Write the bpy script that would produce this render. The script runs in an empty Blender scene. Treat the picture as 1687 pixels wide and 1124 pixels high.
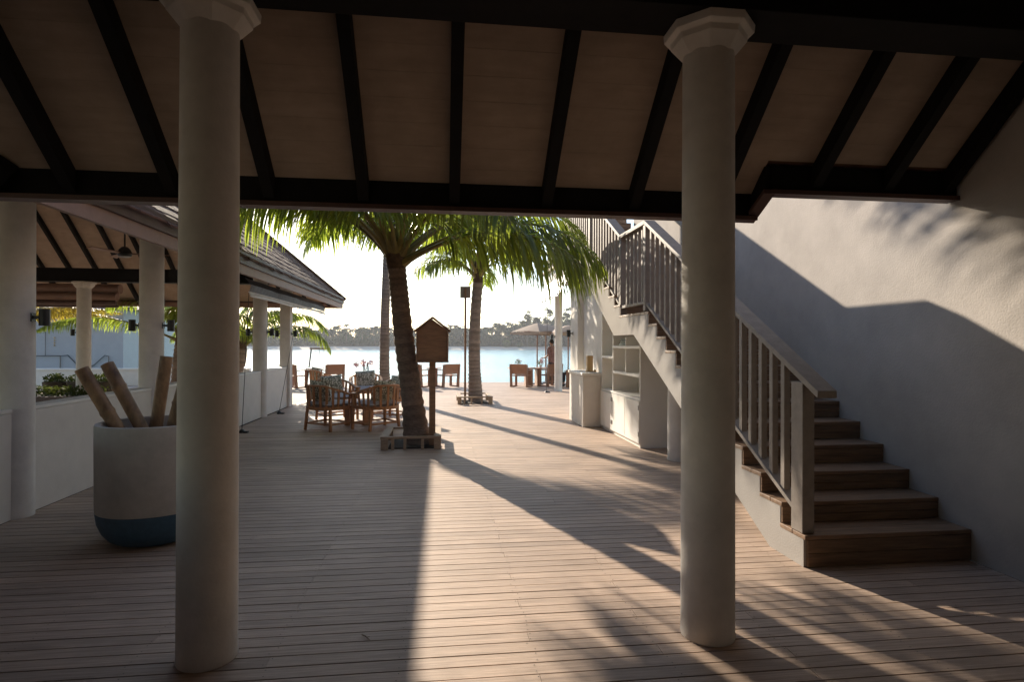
import bpy, math, random
from mathutils import Vector, Matrix
R = math.radians
sc = bpy.context.scene
COL = sc.collection
random.seed(7)

# ------------------------------------------------------------------ mesh helper
class MB:
    def __init__(s):
        s.v = []; s.f = []; s.m = []; s.t = []
    def poly(s, pts, m=0, tone=0.5):
        n = len(s.v); s.v += [tuple(p) for p in pts]
        s.f.append(tuple(range(n, n + len(pts)))); s.m.append(m); s.t.append(tone)
    def hexa(s, p, m=0, tone=0.5):
        n = len(s.v); s.v += [tuple(q) for q in p]
        for f in ((0,3,2,1),(4,5,6,7),(0,1,5,4),(1,2,6,5),(2,3,7,6),(3,0,4,7)):
            s.f.append(tuple(n + i for i in f)); s.m.append(m); s.t.append(tone)
    def box(s, a, b, m=0, tone=0.5, M=None):
        x0,y0,z0 = a; x1,y1,z1 = b
        p = [(x0,y0,z0),(x1,y0,z0),(x1,y1,z0),(x0,y1,z0),(x0,y0,z1),(x1,y0,z1),(x1,y1,z1),(x0,y1,z1)]
        if M is not None: p = [M @ Vector(q) for q in p]
        s.hexa(p, m, tone)
    def bar(s, a, b, w, h, m=0, up=(0,0,1), tone=0.5):
        a = Vector(a); b = Vector(b); d = (b - a).normalized()
        x = d.cross(Vector(up))
        if x.length < 1e-4: x = d.cross(Vector((0,1,0)))
        x.normalize(); y = x.cross(d).normalized()
        x = x * w / 2; y = y * h / 2
        s.hexa([a-x-y, a+x-y, b+x-y, b-x-y, a-x+y, a+x+y, b+x+y, b-x+y], m, tone)
    def prism(s, prof, fn, m=0, tone=0.5):
        # prof: list of 2-D points; fn(p, k) -> 3-D point on end k
        n = len(s.v); N = len(prof)
        for k in (0, 1): s.v += [tuple(fn(p, k)) for p in prof]
        s.f.append(tuple(n + i for i in range(N))[::-1]); s.f.append(tuple(n + N + i for i in range(N)))
        for i in range(N):
            j = (i + 1) % N
            s.f.append((n+i, n+j, n+N+j, n+N+i))
        s.m += [m] * (N + 2); s.t += [tone] * (N + 2)
    def tube(s, pts, rad, seg=10, m=0, caps=True, tone=0.5):
        pts = [Vector(p) for p in pts]; n0 = len(s.v); K = len(pts)
        if not hasattr(rad, '__len__'): rad = [rad] * K
        ref = Vector((0.31, 0.95, 0.05))
        for i, p in enumerate(pts):
            d = (pts[min(i+1, K-1)] - pts[max(i-1, 0)]).normalized()
            x = d.cross(ref)
            if x.length < 0.05: x = d.cross(Vector((1,0,0)))
            x.normalize(); y = d.cross(x)
            for k in range(seg):
                a = 2*math.pi*k/seg
                s.v.append(tuple(p + (x*math.cos(a) + y*math.sin(a)) * rad[i]))
        for i in range(K-1):
            for k in range(seg):
                k2 = (k+1) % seg
                s.f.append((n0+i*seg+k, n0+i*seg+k2, n0+(i+1)*seg+k2, n0+(i+1)*seg+k)); s.m.append(m); s.t.append(tone)
        if caps:
            s.f.append(tuple(n0+k for k in range(seg))[::-1]); s.f.append(tuple(n0+(K-1)*seg+k for k in range(seg)))
            s.m += [m, m]; s.t += [tone, tone]
    def lathe(s, prof, c=(0,0), seg=32, m=0, mats=None, rot=0, tone=0.5):
        n0 = len(s.v)
        for (r, z) in prof:
            for k in range(seg):
                a = 2*math.pi*k/seg + rot
                s.v.append((c[0]+r*math.cos(a), c[1]+r*math.sin(a), z))
        for i in range(len(prof)-1):
            for k in range(seg):
                k2 = (k+1) % seg
                s.f.append((n0+i*seg+k, n0+i*seg+k2, n0+(i+1)*seg+k2, n0+(i+1)*seg+k))
                s.m.append(mats[i] if mats else m); s.t.append(tone)
        s.f.append(tuple(n0+k for k in range(seg))[::-1]); s.f.append(tuple(n0+(len(prof)-1)*seg+k for k in range(seg)))
        s.m += [mats[0] if mats else m, mats[-1] if mats else m]; s.t += [tone, tone]
    def build(s, name, mats, parent=None, smooth=None, bevel=0, loc=None, sub=0):
        me = bpy.data.meshes.new(name)
        me.from_pydata(s.v, [], s.f)
        if not isinstance(mats, (list, tuple)): mats = [mats]
        for m in mats: me.materials.append(m)
        me.polygons.foreach_set('material_index', s.m)
        at = me.attributes.new('tone', 'FLOAT', 'FACE'); at.data.foreach_set('value', s.t)
        me.update()
        if smooth:
            me.shade_smooth(); me.set_sharp_from_angle(angle=R(smooth))
        o = bpy.data.objects.new(name, me); COL.objects.link(o)
        if parent: o.parent = parent
        if loc: o.location = loc
        if sub:
            md = o.modifiers.new('Subdivision', 'SUBSURF'); md.levels = sub; md.render_levels = sub
        if bevel:
            md = o.modifiers.new('Bevel', 'BEVEL'); md.width = bevel; md.segments = 2; md.limit_method = 'ANGLE'; md.angle_limit = R(40)
        return o

def tag(o, label, cat, group=None):
    o['label'] = label; o['category'] = cat
    if group: o['group'] = group
    return o
def struct(o, kind='structure'):
    o['kind'] = kind; return o
def thing(name, label, cat, loc=(0,0,0), rz=0, group=None):
    o = bpy.data.objects.new(name, None); COL.objects.link(o); o.empty_display_size = 0.2
    o.location = loc; o.rotation_euler = (0,0,rz)
    return tag(o, label, cat, group)
def dup(root, loc, rz=0, label=None, scale=1):
    r = root.copy(); COL.objects.link(r); r.location = loc; r.rotation_euler = (0,0,rz); r.scale = (scale,)*3
    if label: r['label'] = label
    for ch in list(root.children):
        c = ch.copy(); COL.objects.link(c); c.parent = r
        for g in list(ch.children):
            d = g.copy(); COL.objects.link(d); d.parent = c
    return r

# ------------------------------------------------------------------ materials
def mat(name, col, rough=0.7, noise=None, bump=None, metal=0, spec=0.5, tone=0.0, col2=None, stretch=None):
    """noise=(scale, amount); bump=(scale, strength, distance); tone = strength of the per-face tone attribute"""
    m = bpy.data.materials.new(name); m.use_nodes = True
    nt = m.node_tree; N = nt.nodes; L = nt.links
    b = N['Principled BSDF']
    b.inputs['Roughness'].default_value = rough; b.inputs['Metallic'].default_value = metal
    b.inputs['Specular IOR Level'].default_value = spec
    c = (*col, 1); b.inputs['Base Color'].default_value = c
    tc = N.new('ShaderNodeTexCoord'); src = tc.outputs['Object']
    if stretch:
        mp = N.new('ShaderNodeMapping'); mp.inputs['Scale'].default_value = stretch
        L.new(src, mp.inputs['Vector']); src = mp.outputs['Vector']
    out = None
    if noise:
        nz = N.new('ShaderNodeTexNoise'); nz.inputs['Scale'].default_value = noise[0]; nz.inputs['Detail'].default_value = 6
        nz.inputs['Roughness'].default_value = 0.62
        L.new(src, nz.inputs['Vector'])
        rp = N.new('ShaderNodeValToRGB'); rp.color_ramp.elements[0].position = 0.3; rp.color_ramp.elements[1].position = 0.7
        k = noise[1]
        d2 = col2 if col2 else tuple(x*(1-k) for x in col)
        rp.color_ramp.elements[0].color = (*d2, 1); rp.color_ramp.elements[1].color = (*[min(1, x*(1+k*0.5)) for x in col], 1)
        L.new(nz.outputs['Fac'], rp.inputs['Fac']); out = rp.outputs['Color']
    if tone:
        at = N.new('ShaderNodeAttribute'); at.attribute_name = 'tone'
        mr = N.new('ShaderNodeMapRange'); mr.inputs['To Min'].default_value = 1-tone; mr.inputs['To Max'].default_value = 1+tone
        L.new(at.outputs['Fac'], mr.inputs['Value'])
        mx = N.new('ShaderNodeVectorMath'); mx.operation = 'SCALE'
        if out: L.new(out, mx.inputs[0])
        else: mx.inputs[0].default_value = col
        L.new(mr.outputs['Result'], mx.inputs['Scale']); out = mx.outputs['Vector']
    if out: L.new(out, b.inputs['Base Color'])
    if bump:
        n2 = N.new('ShaderNodeTexNoise'); n2.inputs['Scale'].default_value = bump[0]; n2.inputs['Detail'].default_value = 5
        L.new(src, n2.inputs['Vector'])
        bp = N.new('ShaderNodeBump'); bp.inputs['Strength'].default_value = bump[1]; bp.inputs['Distance'].default_value = bump[2]
        L.new(n2.outputs['Fac'], bp.inputs['Height']); L.new(bp.outputs['Normal'], b.inputs['Normal'])
    return m

M = {}
M['deck'] = mat('deck_wood', (.47,.35,.27), .62, (2.6,.36), (6,.35,.004), tone=.15, stretch=(1.0,26,26), spec=.35)
def stains(m, sc_, lo, hi):
    nt = m.node_tree; N = nt.nodes; L = nt.links; b = N['Principled BSDF']; l = b.inputs['Base Color'].links[0]; src = l.from_socket
    tc = N.new('ShaderNodeTexCoord'); nz = N.new('ShaderNodeTexNoise'); nz.inputs['Scale'].default_value = sc_; nz.inputs['Detail'].default_value = 7; nz.inputs['Roughness'].default_value = .65
    L.new(tc.outputs['Object'], nz.inputs['Vector'])
    mr = N.new('ShaderNodeMapRange'); mr.inputs['From Min'].default_value = .35; mr.inputs['From Max'].default_value = .65; mr.inputs['To Min'].default_value = lo; mr.inputs['To Max'].default_value = hi
    L.new(nz.outputs['Fac'], mr.inputs['Value'])
    v = N.new('ShaderNodeVectorMath'); v.operation = 'SCALE'; L.new(src, v.inputs[0]); L.new(mr.outputs['Result'], v.inputs['Scale']); L.new(v.outputs['Vector'], b.inputs['Base Color'])
stains(M['deck'], .9, .84, 1.08)
M['screw'] = mat('screw_steel', (.11,.095,.08), .45, metal=.7)
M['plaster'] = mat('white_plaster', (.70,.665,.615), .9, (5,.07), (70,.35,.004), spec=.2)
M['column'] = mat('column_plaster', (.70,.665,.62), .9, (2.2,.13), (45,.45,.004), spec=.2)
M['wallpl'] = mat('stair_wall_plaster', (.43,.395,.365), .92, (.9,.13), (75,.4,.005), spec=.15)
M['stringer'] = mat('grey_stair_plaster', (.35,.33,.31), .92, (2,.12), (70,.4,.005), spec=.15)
M['dark'] = mat('dark_timber', (.009,.008,.0078), .8, (4,.3), (20,.2,.003), stretch=(3,3,3), spec=.2)
M['fascia'] = mat('red_brown_paint', (.085,.043,.033), .55, (6,.25), (30,.15,.002))
M['trim'] = mat('pale_eave_board', (.27,.165,.125), .6, (6,.15), (30,.1,.002))
M['ceil'] = mat('ceiling_board', (.36,.28,.22), .85, (3,.12), (40,.15,.002), stretch=(1,6,6), tone=.03, spec=.2)
M['tile'] = mat('roof_shingle', (.12,.064,.044), .9, (9,.4), (40,.5,.006), tone=.35, spec=.12)
M['stairwood'] = mat('stair_wood', (.22,.135,.08), .55, (2.5,.45), (10,.3,.003), stretch=(1.5,20,20), tone=.12)
M['greywood'] = mat('grey_painted_wood', (.25,.215,.185), .65, (3,.2), (14,.25,.003), stretch=(4,4,4))
M['teak'] = mat('teak', (.46,.21,.085), .5, (6,.4), (30,.2,.002), stretch=(4,4,1))
M['brownplank'] = mat('brown_plank', (.30,.15,.085), .55, (5,.35), (30,.2,.002), stretch=(3,3,1))
M['leather'] = mat('brown_sling', (.33,.155,.085), .6, (8,.2))
M['boxwood'] = mat('birdhouse_wood', (.25,.135,.068), .6, (3,.35), (20,.2,.003), stretch=(2,2,14))
M['planter'] = mat('weathered_planter_wood', (.36,.255,.165), .7, (4,.35), (20,.3,.003), stretch=(2,9,9))
M['soil'] = mat('dark_soil', (.035,.026,.02), 1, (30,.5), (40,1,.02))
M['cushion'] = mat('grey_cushion', (.46,.45,.47), .95, (60,.12), (120,.3,.002))
M['white'] = mat('white_paint', (.74,.72,.68), .6, (4,.05), (40,.15,.002))
M['potblue'] = mat('pot_blue_paint', (.055,.125,.20), .6, (20,.2), (60,.3,.003))
M['potwhite'] = mat('pot_white_paint', (.50,.47,.435), .85, (6,.08), (60,.35,.003))
M['bamboo'] = mat('bamboo', (.33,.20,.10), .55, (9,.5), (60,.4,.003), col2=(.085,.04,.02), stretch=(1,1,.5))
M['bamboodark'] = mat('bamboo_hollow', (.03,.02,.014), .9)
M['black'] = mat('black_metal', (.012,.012,.013), .45)
M['steel'] = mat('dark_steel', (.10,.10,.10), .4, metal=1)
M['rope'] = mat('dark_cord', (.06,.05,.045), .8)
M['trunk'] = mat('palm_bark', (.21,.145,.105), .9, (7,.55), (22,.9,.02), tone=.3, stretch=(3,3,14))
M['trunkpale'] = mat('palm_bark_pale', (.29,.22,.175), .9, (6,.45), (22,.8,.02), tone=.3, stretch=(3,3,14))
M['petiole'] = mat('palm_petiole', (.22,.17,.04), .5, (6,.4), tone=.3)
M['fibre'] = mat('palm_fibre', (.10,.06,.035), .95, (20,.5), (30,.6,.02))
M['canvas'] = mat('parasol_canvas', (.40,.31,.24), .9, (20,.08))
M['awn'] = mat('white_blind', (.74,.74,.76), .5, (7,.1), (9,.3,.02))
M['awn2'] = mat('clear_blind', (.115,.12,.14), .55, (7,.3), (9,.5,.03), spec=.25)
M['paving'] = mat('beige_paving', (.46,.36,.29), .85, (8,.15), (50,.3,.003))
M['sand'] = mat('sand', (.52,.45,.37), .95, (2,.15), (20,.3,.02))
M['land'] = mat('island_ground', (.09,.085,.05), 1, (.2,.4))
M['hill'] = mat('hill_woods', (.05,.07,.045), 1, (.03,.5))
M['bark'] = mat('tree_bark', (.09,.07,.055), .95, (4,.4))
M['bluewall'] = mat('grey_blue_wall', (.36,.345,.35), .9, (3,.05), (50,.2,.003))
M['basket'] = mat('woven_basket', (.055,.045,.03), .9, (40,.6), (60,.8,.01))
M['skin'] = mat('skin', (.32,.17,.11), .6)
M['hair'] = mat('dark_hair', (.012,.010,.009), .6)
M['cloth_dark'] = mat('dark_cloth', (.025,.025,.032), .9)
M['cloth_plaid'] = mat('reddish_shirt', (.26,.14,.12), .9, (18,.6))
M['cloth_white'] = mat('white_shirt', (.7,.69,.67), .9)
M['petal'] = mat('pink_petal', (.58,.27,.31), .6)
M['lampwood'] = mat('pale_box_wood', (.58,.37,.17), .55, (5,.25), stretch=(2,2,.4))
M['towel'] = mat('grey_green_towel', (.24,.26,.22), 1, (60,.2), (90,.6,.004))
M['slate'] = mat('far_roof', (.13,.10,.09), .9)

def patterned():
    m = mat('leaf_pattern_fabric', (.4,.38,.32), .95)
    nt = m.node_tree; N = nt.nodes; L = nt.links; b = N['Principled BSDF']
    tc = N.new('ShaderNodeTexCoord')
    w = N.new('ShaderNodeTexVoronoi'); w.inputs['Scale'].default_value = 34; w.feature = 'F1'
    L.new(tc.outputs['Object'], w.inputs['Vector'])
    rp = N.new('ShaderNodeValToRGB'); rp.color_ramp.interpolation = 'CONSTANT'
    rp.color_ramp.elements[0].color = (.66,.63,.53,1); rp.color_ramp.elements[1].position = .5; rp.color_ramp.elements[1].color = (.17,.165,.12,1)
    L.new(w.outputs['Distance'], rp.inputs['Fac']); L.new(rp.outputs['Color'], b.inputs['Base Color'])
    return m
M['pattern'] = patterned()
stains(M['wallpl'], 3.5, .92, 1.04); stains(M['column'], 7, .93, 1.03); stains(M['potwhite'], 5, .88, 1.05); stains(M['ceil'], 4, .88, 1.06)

def leafmat(name, col, trans, tf=.45, tone=.35, rough=.42, spec=.4):
    m = bpy.data.materials.new(name); m.use_nodes = True
    nt = m.node_tree; N = nt.nodes; L = nt.links
    for n in list(N): N.remove(n)
    out = N.new('ShaderNodeOutputMaterial')
    at = N.new('ShaderNodeAttribute'); at.attribute_name = 'tone'
    mr = N.new('ShaderNodeMapRange'); mr.inputs['To Min'].default_value = 1-tone; mr.inputs['To Max'].default_value = 1+tone
    L.new(at.outputs['Fac'], mr.inputs['Value'])
    def scl(c):
        v = N.new('ShaderNodeVectorMath'); v.operation = 'SCALE'; v.inputs[0].default_value = c
        L.new(mr.outputs['Result'], v.inputs['Scale']); return v.outputs['Vector']
    p = N.new('ShaderNodeBsdfPrincipled'); p.inputs['Roughness'].default_value = rough; p.inputs['Specular IOR Level'].default_value = spec
    L.new(scl(col), p.inputs['Base Color'])
    t = N.new('ShaderNodeBsdfTranslucent'); L.new(scl(trans), t.inputs['Color'])
    mx = N.new('ShaderNodeMixShader'); mx.inputs['Fac'].default_value = tf
    L.new(p.outputs[0], mx.inputs[1]); L.new(t.outputs[0], mx.inputs[2]); L.new(mx.outputs[0], out.inputs['Surface'])
    return m
M['leaf'] = leafmat('palm_leaf', (.050,.085,.020), (.36,.44,.05), .52)
M['leafyel'] = leafmat('palm_leaf_yellow', (.20,.16,.02), (.62,.48,.06), .5)
M['bush'] = leafmat('bush_leaf', (.045,.07,.025), (.09,.12,.03), .35, .35, .8, .1)
M['farleaf'] = leafmat('far_tree_leaf', (.036,.050,.030), (.045,.065,.025), .25, .6, 1, 0)
M['cas'] = leafmat('casuarina_needles', (.045,.055,.035), (.05,.06,.03), .25, .4, 1, 0)
M['hedge'] = leafmat('hedge_leaf', (.035,.06,.018), (.12,.15,.03), .3, .35, .7, .15)

def water():
    m = bpy.data.materials.new('sea_water'); m.use_nodes = True
    nt = m.node_tree; N = nt.nodes; L = nt.links; b = N['Principled BSDF']
    tc = N.new('ShaderNodeTexCoord')
    big = N.new('ShaderNodeTexNoise'); big.inputs['Scale'].default_value = .03; big.inputs['Detail'].default_value = 3
    L.new(tc.outputs['Object'], big.inputs['Vector'])
    rp = N.new('ShaderNodeValToRGB'); rp.color_ramp.elements[0].position = .35; rp.color_ramp.elements[1].position = .65
    rp.color_ramp.elements[0].color = (.30,.54,.58,1); rp.color_ramp.elements[1].color = (.43,.64,.66,1)
    L.new(big.outputs['Fac'], rp.inputs['Fac']); L.new(rp.outputs['Color'], b.inputs['Base Color'])
    b.inputs['Roughness'].default_value = .12; b.inputs['IOR'].default_value = 1.33
    mp = N.new('ShaderNodeMapping'); mp.inputs['Scale'].default_value = (.55, 1.0, 1)
    L.new(tc.outputs['Object'], mp.inputs['Vector'])
    n1 = N.new('ShaderNodeTexNoise'); n1.inputs['Scale'].default_value = 1.5; n1.inputs['Detail'].default_value = 6; n1.inputs['Roughness'].default_value = .6
    L.new(mp.outputs['Vector'], n1.inputs['Vector'])
    bp = N.new('ShaderNodeBump'); bp.inputs['Strength'].default_value = .5; bp.inputs['Distance'].default_value = .3
    L.new(n1.outputs['Fac'], bp.inputs['Height']); L.new(bp.outputs['Normal'], b.inputs['Normal'])
    return m
M['water'] = water()

# ------------------------------------------------------------------ setting
def sheet(name, x0, x1, y0, y1, z, m):
    b = MB(); b.poly([(x0,y0,z),(x1,y0,z),(x1,y1,z),(x0,y1,z)]); return struct(b.build(name, m))
sheet('sea', -1500, 1500, 23.3, 1500, -0.9, M['water'])
sheet('ground', -40, 40, -30, 23.3, -0.16, M['soil'])
b = MB(); b.box((-40,23.3,-1.6),(40,23.5,-.17)); struct(b.build('sea_wall', M['paving']))

# deck: every board laid along X, butted at the joists
b = MB(); P = .10; rr = random.Random(3)
JX = [-.83 + .645*k for k in range(-30, 40)]
JS = [[-.83+o+2.58*k for k in range(-6,7)] for o in (0, 1.29, .0, 1.935)]
def board_rows(y0, y1, x0, x1):
    y = y0; row = 0
    while y < y1:
        x = x0; row += 1
        while x < x1 - .01:
            cand = [q for q in JS[row % 4] if q > x + .5]
            k = 0 if rr.random() < .7 else min(1, len(cand)-1)
            xe = min(x1, cand[k]) if cand else x1
            dz = rr.uniform(-.0008, .0008); tone = min(1, max(0, rr.gauss(.5, .27)))
            b.box((x+.001, y+.0043, -.05+dz), (xe-.001, y+P-.0043, dz), 0, tone)
            x = xe
        if y < 10:
            for j in JX:
                if x0+.05 < j < x1-.05:
                    for q in (.022, P-.022):
                        cx = j+rr.uniform(-.006,.006)+.012*rr.choice((-1,1)); cy = y+q+rr.uniform(-.003,.003)
                        b.poly([(cx+.0038*math.cos(a), cy+.0038*math.sin(a), .0016) for a in [k*math.pi/3 for k in range(6)]], 1)
        y += P
board_rows(-7.0, 11.2, -3.695, 3.775)
board_rows(11.2, 23.2, -3.66, 9.0)
struct(b.build('wooden_deck', [M['deck'], M['screw']]))
sheet('pavilion_floor', -13.5, -3.92, -8, 15.2, -.01, M['deck'])
sheet('terrace', -24, -3.67, 15.2, 23.2, -.004, M['paving'])

# far shore
b = MB()
prof = [(-900,.0)]
xs = [-900,-300,-140,-90,-60,-35,-10,15,40,70,120,300,900]
def shoreY(x): return 214 + 6*math.sin(x*.021+1) + (10 if x > 30 else 0)*0
for i in range(len(xs)-1):
    xa, xb = xs[i], xs[i+1]
    b.poly([(xa,shoreY(xa)-3,-1.0),(xb,shoreY(xb)-3,-1.0),(xb,shoreY(xb)+6,.25),(xa,shoreY(xa)+6,.25)])
struct(b.build('beach', M['sand']))
b = MB()
for i in range(len(xs)-1):
    xa, xb = xs[i], xs[i+1]
    b.poly([(xa,shoreY(xa)+5.9,.24),(xb,shoreY(xb)+5.9,.24),(xb,shoreY(xb)+300,4),(xa,shoreY(xa)+300,4)])
struct(b.build('island', M['land']))
b = MB()
hx = list(range(-900, -150, 50)); ridge = {}
for i, x in enumerate(hx): ridge[x] = max(0.3, 30*math.exp(-((x+430)/190)**2) + 4*math.sin(x*.03)*math.exp(-((x+430)/260)**2))
rows = [(560,0),(590,.55),(620,1),(680,.8),(760,0)]
for i in range(len(hx)-1):
    for j in range(len(rows)-1):
        q = []
        for (x, r) in ((hx[i],rows[j]),(hx[i+1],rows[j]),(hx[i+1],rows[j+1]),(hx[i],rows[j+1])):
            q.append((x, r[0]+8*math.sin(x*.05), -1+r[1]*ridge[x]))
        b.poly(q)
struct(b.build('hill', M['hill'], smooth=60))

# ------------------------------------------------------------------ columns
def column(name_label, x, y, r, top, cap=True, group=None, base=0):
    t = thing('column', name_label, 'column', (x,y,base), 0, group)
    b = MB(); h = top - base
    prof = [(r*1.0,.0),(r*1.015,.012),(r*1.0,.03),(r*.985,h*.5),(r*.955,h-.10 if cap else h)]
    b.lathe(prof, seg=48); b.build('shaft', M['column'], t, smooth=40)
    if cap:
        b = MB()
        b.lathe([(r*.955,h-.155),(r*1.02,h-.148),(r*1.40,h-.088),(r*1.43,h-.058),(r*1.66,h-.046),(r*1.69,h-.003)], seg=8, rot=R(22.5))
        b.build('capital', M['column'], t, bevel=.004)
    return t
BEAM_Z = 3.235
column('thick white column with octagonal capital standing beside the white and blue bamboo pot', -1.138, 3.03, .138, BEAM_Z, group='columns carrying the walkway roof')
column('white column with octagonal capital standing in front of the stair rail', 1.415, 2.97, .139, BEAM_Z, group='columns carrying the walkway roof')
column('short white column under the stair landing beside the white cabinet', 3.13, 7.45, .135, 1.665, cap=False, group='white columns of the right building')
column('slim white column of the terrace beyond the counter with the dining guests behind it', 3.77, 18.6, .125, 3.63, cap=False, group='white columns of the right building')
RB = 2.93
pc = [(5.67,'nearest pavilion column at the left edge with one black wall lamp'),(8.12,'pavilion column behind the bamboo poles with a black lamp on either side'),(10.4,'pavilion column hidden behind the thick front column'),(12.70,'round pavilion column on the low wall next to the square corner pillar')]
for y, l in pc: column(l, -3.76, y, .145, RB, cap=False, group='columns along the low pavilion wall')
t = thing('pillar', 'square pillar at the far corner of the low pavilion wall', 'pillar', (-3.75,14.72,0))
b = MB(); b.box((-.12,-.12,0),(.12,.12,RB)); b.build('shaft', M['column'], t, bevel=.008)
column('far pavilion column with round flared capital seen across the pavilion', -8.12, 14.4, .145, RB, cap=True, group='columns on the far side of the pavilion')

# low wall of the pavilion
t = thing('low_wall', 'low white plastered wall between the pavilion columns', 'wall')
b = MB(); b.box((-3.9,-6,0),(-3.70,14.84,.93)); b.build('wall', M['plaster'], t, bevel=.006)
b = MB(); b.box((-3.905,-6,.932),(-3.695,14.845,.965)); b.build('coping', M['white'], t, bevel=.006)

# ------------------------------------------------------------------ walkway roof
SL = .90                                    # roof pitch (rise over run)
EY, EZ = 4.10, 2.62                         # eave line and ceiling height there
def cz(y): return EZ + SL*(EY - y)
RY = .85; RYS = 2*RY - EY                   # ridge, rear eave
t = thing('walkway_roof', 'pitched walkway roof with dark rafters over pale ceiling boards', 'roof')
def ceilstrip(b, xa_fn, xb, ya, yb, d, tone):
    pts = [(xa_fn(ya),ya,cz(ya)),(xb,ya,cz(ya)),(xb,yb,cz(yb)),(xa_fn(yb),yb,cz(yb))]
    b.hexa([(p[0],p[1],p[2]) for p in pts] + [(p[0],p[1],p[2]+d) for p in pts], 0, tone)
vx = lambda y: -2.807 - (EY - y)             # valley towards the pavilion
b = MB(); y = EY - .012; w = .118
rr = random.Random(5)
while y > RY + .02:
    yb = max(RY, y - w)
    xr = 3.775 if y < 3.94 else 2.28
    ceilstrip(b, vx, xr, y-.0013, yb, .02, rr.random()); y = yb
b.build('ceiling', M['ceil'], t)
b = MB(); y = RY
z0 = cz(RY)
b.poly([(vx(RY),RY,z0),(3.775,RY,z0),(3.775,RYS,EZ),(-2.70,RYS,EZ)]); b.build('rear_ceiling', M['ceil'], t)
b = MB()
th = .16
b.hexa([(vx(RY),RY,z0+.025),(3.775,RY,z0+.025),(2.28,EY+.02,EZ+.03),(-2.80,EY+.02,EZ+.03)]+[(vx(RY),RY,z0+th),(3.775,RY,z0+th),(2.28,EY+.02,EZ+th),(-2.80,EY+.02,EZ+th)])
b.hexa([(2.28,3.95,cz(3.95)+.025),(3.775,3.95,cz(3.95)+.025),(3.775,RY,z0+.026),(2.29,RY,z0+.026)]+[(2.28,3.95,cz(3.95)+th-.003),(3.775,3.95,cz(3.95)+th-.003),(3.775,RY,z0+th-.003),(2.29,RY,z0+th-.003)])
b.hexa([(vx(RY),RY,z0+.025),(3.775,RY,z0+.025),(3.775,RYS,EZ+.03),(-2.70,RYS,EZ+.03)]+[(vx(RY),RY,z0+th),(3.775,RY,z0+th),(3.775,RYS,EZ+th),(-2.70,RYS,EZ+th)])
b.build('roof_covering', M['tile'], t)
def rafter(x, ye, w=.072, d=.15):
    b = MB(); pts = [(x-w/2,ye,cz(ye)-d),(x+w/2,ye,cz(ye)-d),(x+w/2,RY,cz(RY)-d),(x-w/2,RY,cz(RY)-d)]
    b.hexa(pts + [(p[0],p[1],p[2]+d-.002) for p in pts]); b.build('rafter', M['dark'], t)
for x in (-2.375,-1.755,-1.145,-.53,.085,.735,1.37,2.0): rafter(x, EY-.05)
for x in (2.66,3.22,3.70): rafter(x, 3.90)
# valley rafter against the pavilion
b = MB(); A = Vector((-2.74,EY-.06,cz(EY-.06)-.15)); B = Vector((vx(RY),RY,cz(RY)-.15))
b.bar(A+Vector((0,0,.05)), B+Vector((0,0,.05)), .12, .2); b.build('valley_rafter', M['dark'], t)
# eave: black inner fascia, red-brown lip below
b = MB(); b.box((-2.90,EY-.045,2.495),(2.265,EY+.012,2.66)); b.build('fascia', M['dark'], t)
b = MB(); b.box((-2.92,EY-.075,2.462),(2.30,EY+.035,2.493)); b.build('eave_trim', M['fascia'], t)
z2 = cz(3.92)
b = MB(); b.box((2.315,3.875,2.645),(3.772,3.93,z2+.04)); b.build('fascia', M['dark'], t)
b = MB(); b.box((2.305,3.845,2.612),(3.772,3.955,2.643)); b.build('eave_trim', M['fascia'], t)
b = MB(); b.hexa([(2.267,3.88,2.645),(2.313,3.88,2.645),(2.313,EY+.012,2.50),(2.267,EY+.012,2.50),(2.267,3.88,2.81),(2.313,3.88,2.81),(2.313,EY+.012,2.66),(2.267,EY+.012,2.66)]); b.build('fascia', M['dark'], t)
b = MB(); b.hexa([(2.245,3.85,2.612),(2.33,3.85,2.612),(2.33,EY+.034,2.461),(2.245,EY+.034,2.461),(2.245,3.85,2.642),(2.33,3.85,2.642),(2.33,EY+.034,2.492),(2.245,EY+.034,2.492)]); b.build('eave_trim', M['fascia'], t)
# main beam on the columns
b = MB(); b.box((-5.2,2.76,BEAM_Z),(3.772,3.06,BEAM_Z+.34)); b.build('beam', M['dark'], t, bevel=.005)
b = MB(); b.box((-5.2,3.062,BEAM_Z+.045),(3.772,3.085,BEAM_Z+.13)); b.build('beam_trim', M['fascia'], t)
b = MB(); b.box((-4.2,-1.5,BEAM_Z),(3.772,-1.2,BEAM_Z+.34)); b.build('beam', M['dark'], t)

# ------------------------------------------------------------------ pavilion roof
t = thing('pavilion_roof', 'hipped shingle roof of the open pavilion with a pale eave board', 'roof')
XE, XL, YF, YN = -2.94, -12.7, 17.95, -6.0
ZP = 2.745; HW = (XE-XL)/2; XR = (XE+XL)/2; RZ = ZP + SL*HW
def psheet(b, dz, m=0):
    r1 = (XR,YF-HW,RZ+dz); r0 = (XR,YN+HW,RZ+dz); e = lambda x,y: (x,y,ZP+dz)
    v1 = (vx(RY), RY, cz(RY)+dz)
    b.poly([e(XE,EY-.133), e(XE,YF), r1, r0, e(XE,YN), e(XE,RYS+.133), v1][::-1], m)
    b.poly([e(XE,YF), e(XL,YF), r1], m)
    b.poly([e(XL,YF), e(XL,YN), r0, r1], m)
    b.poly([e(XL,YN), e(XE,YN), r0], m)
b = MB(); psheet(b, 0); b.build('ceiling', M['ceil'], t)
b = MB(); psheet(b, .10); b.build('roof_deck', M['tile'], t)
b = MB(); rr = random.Random(8); cw = .20; k = 0
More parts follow.
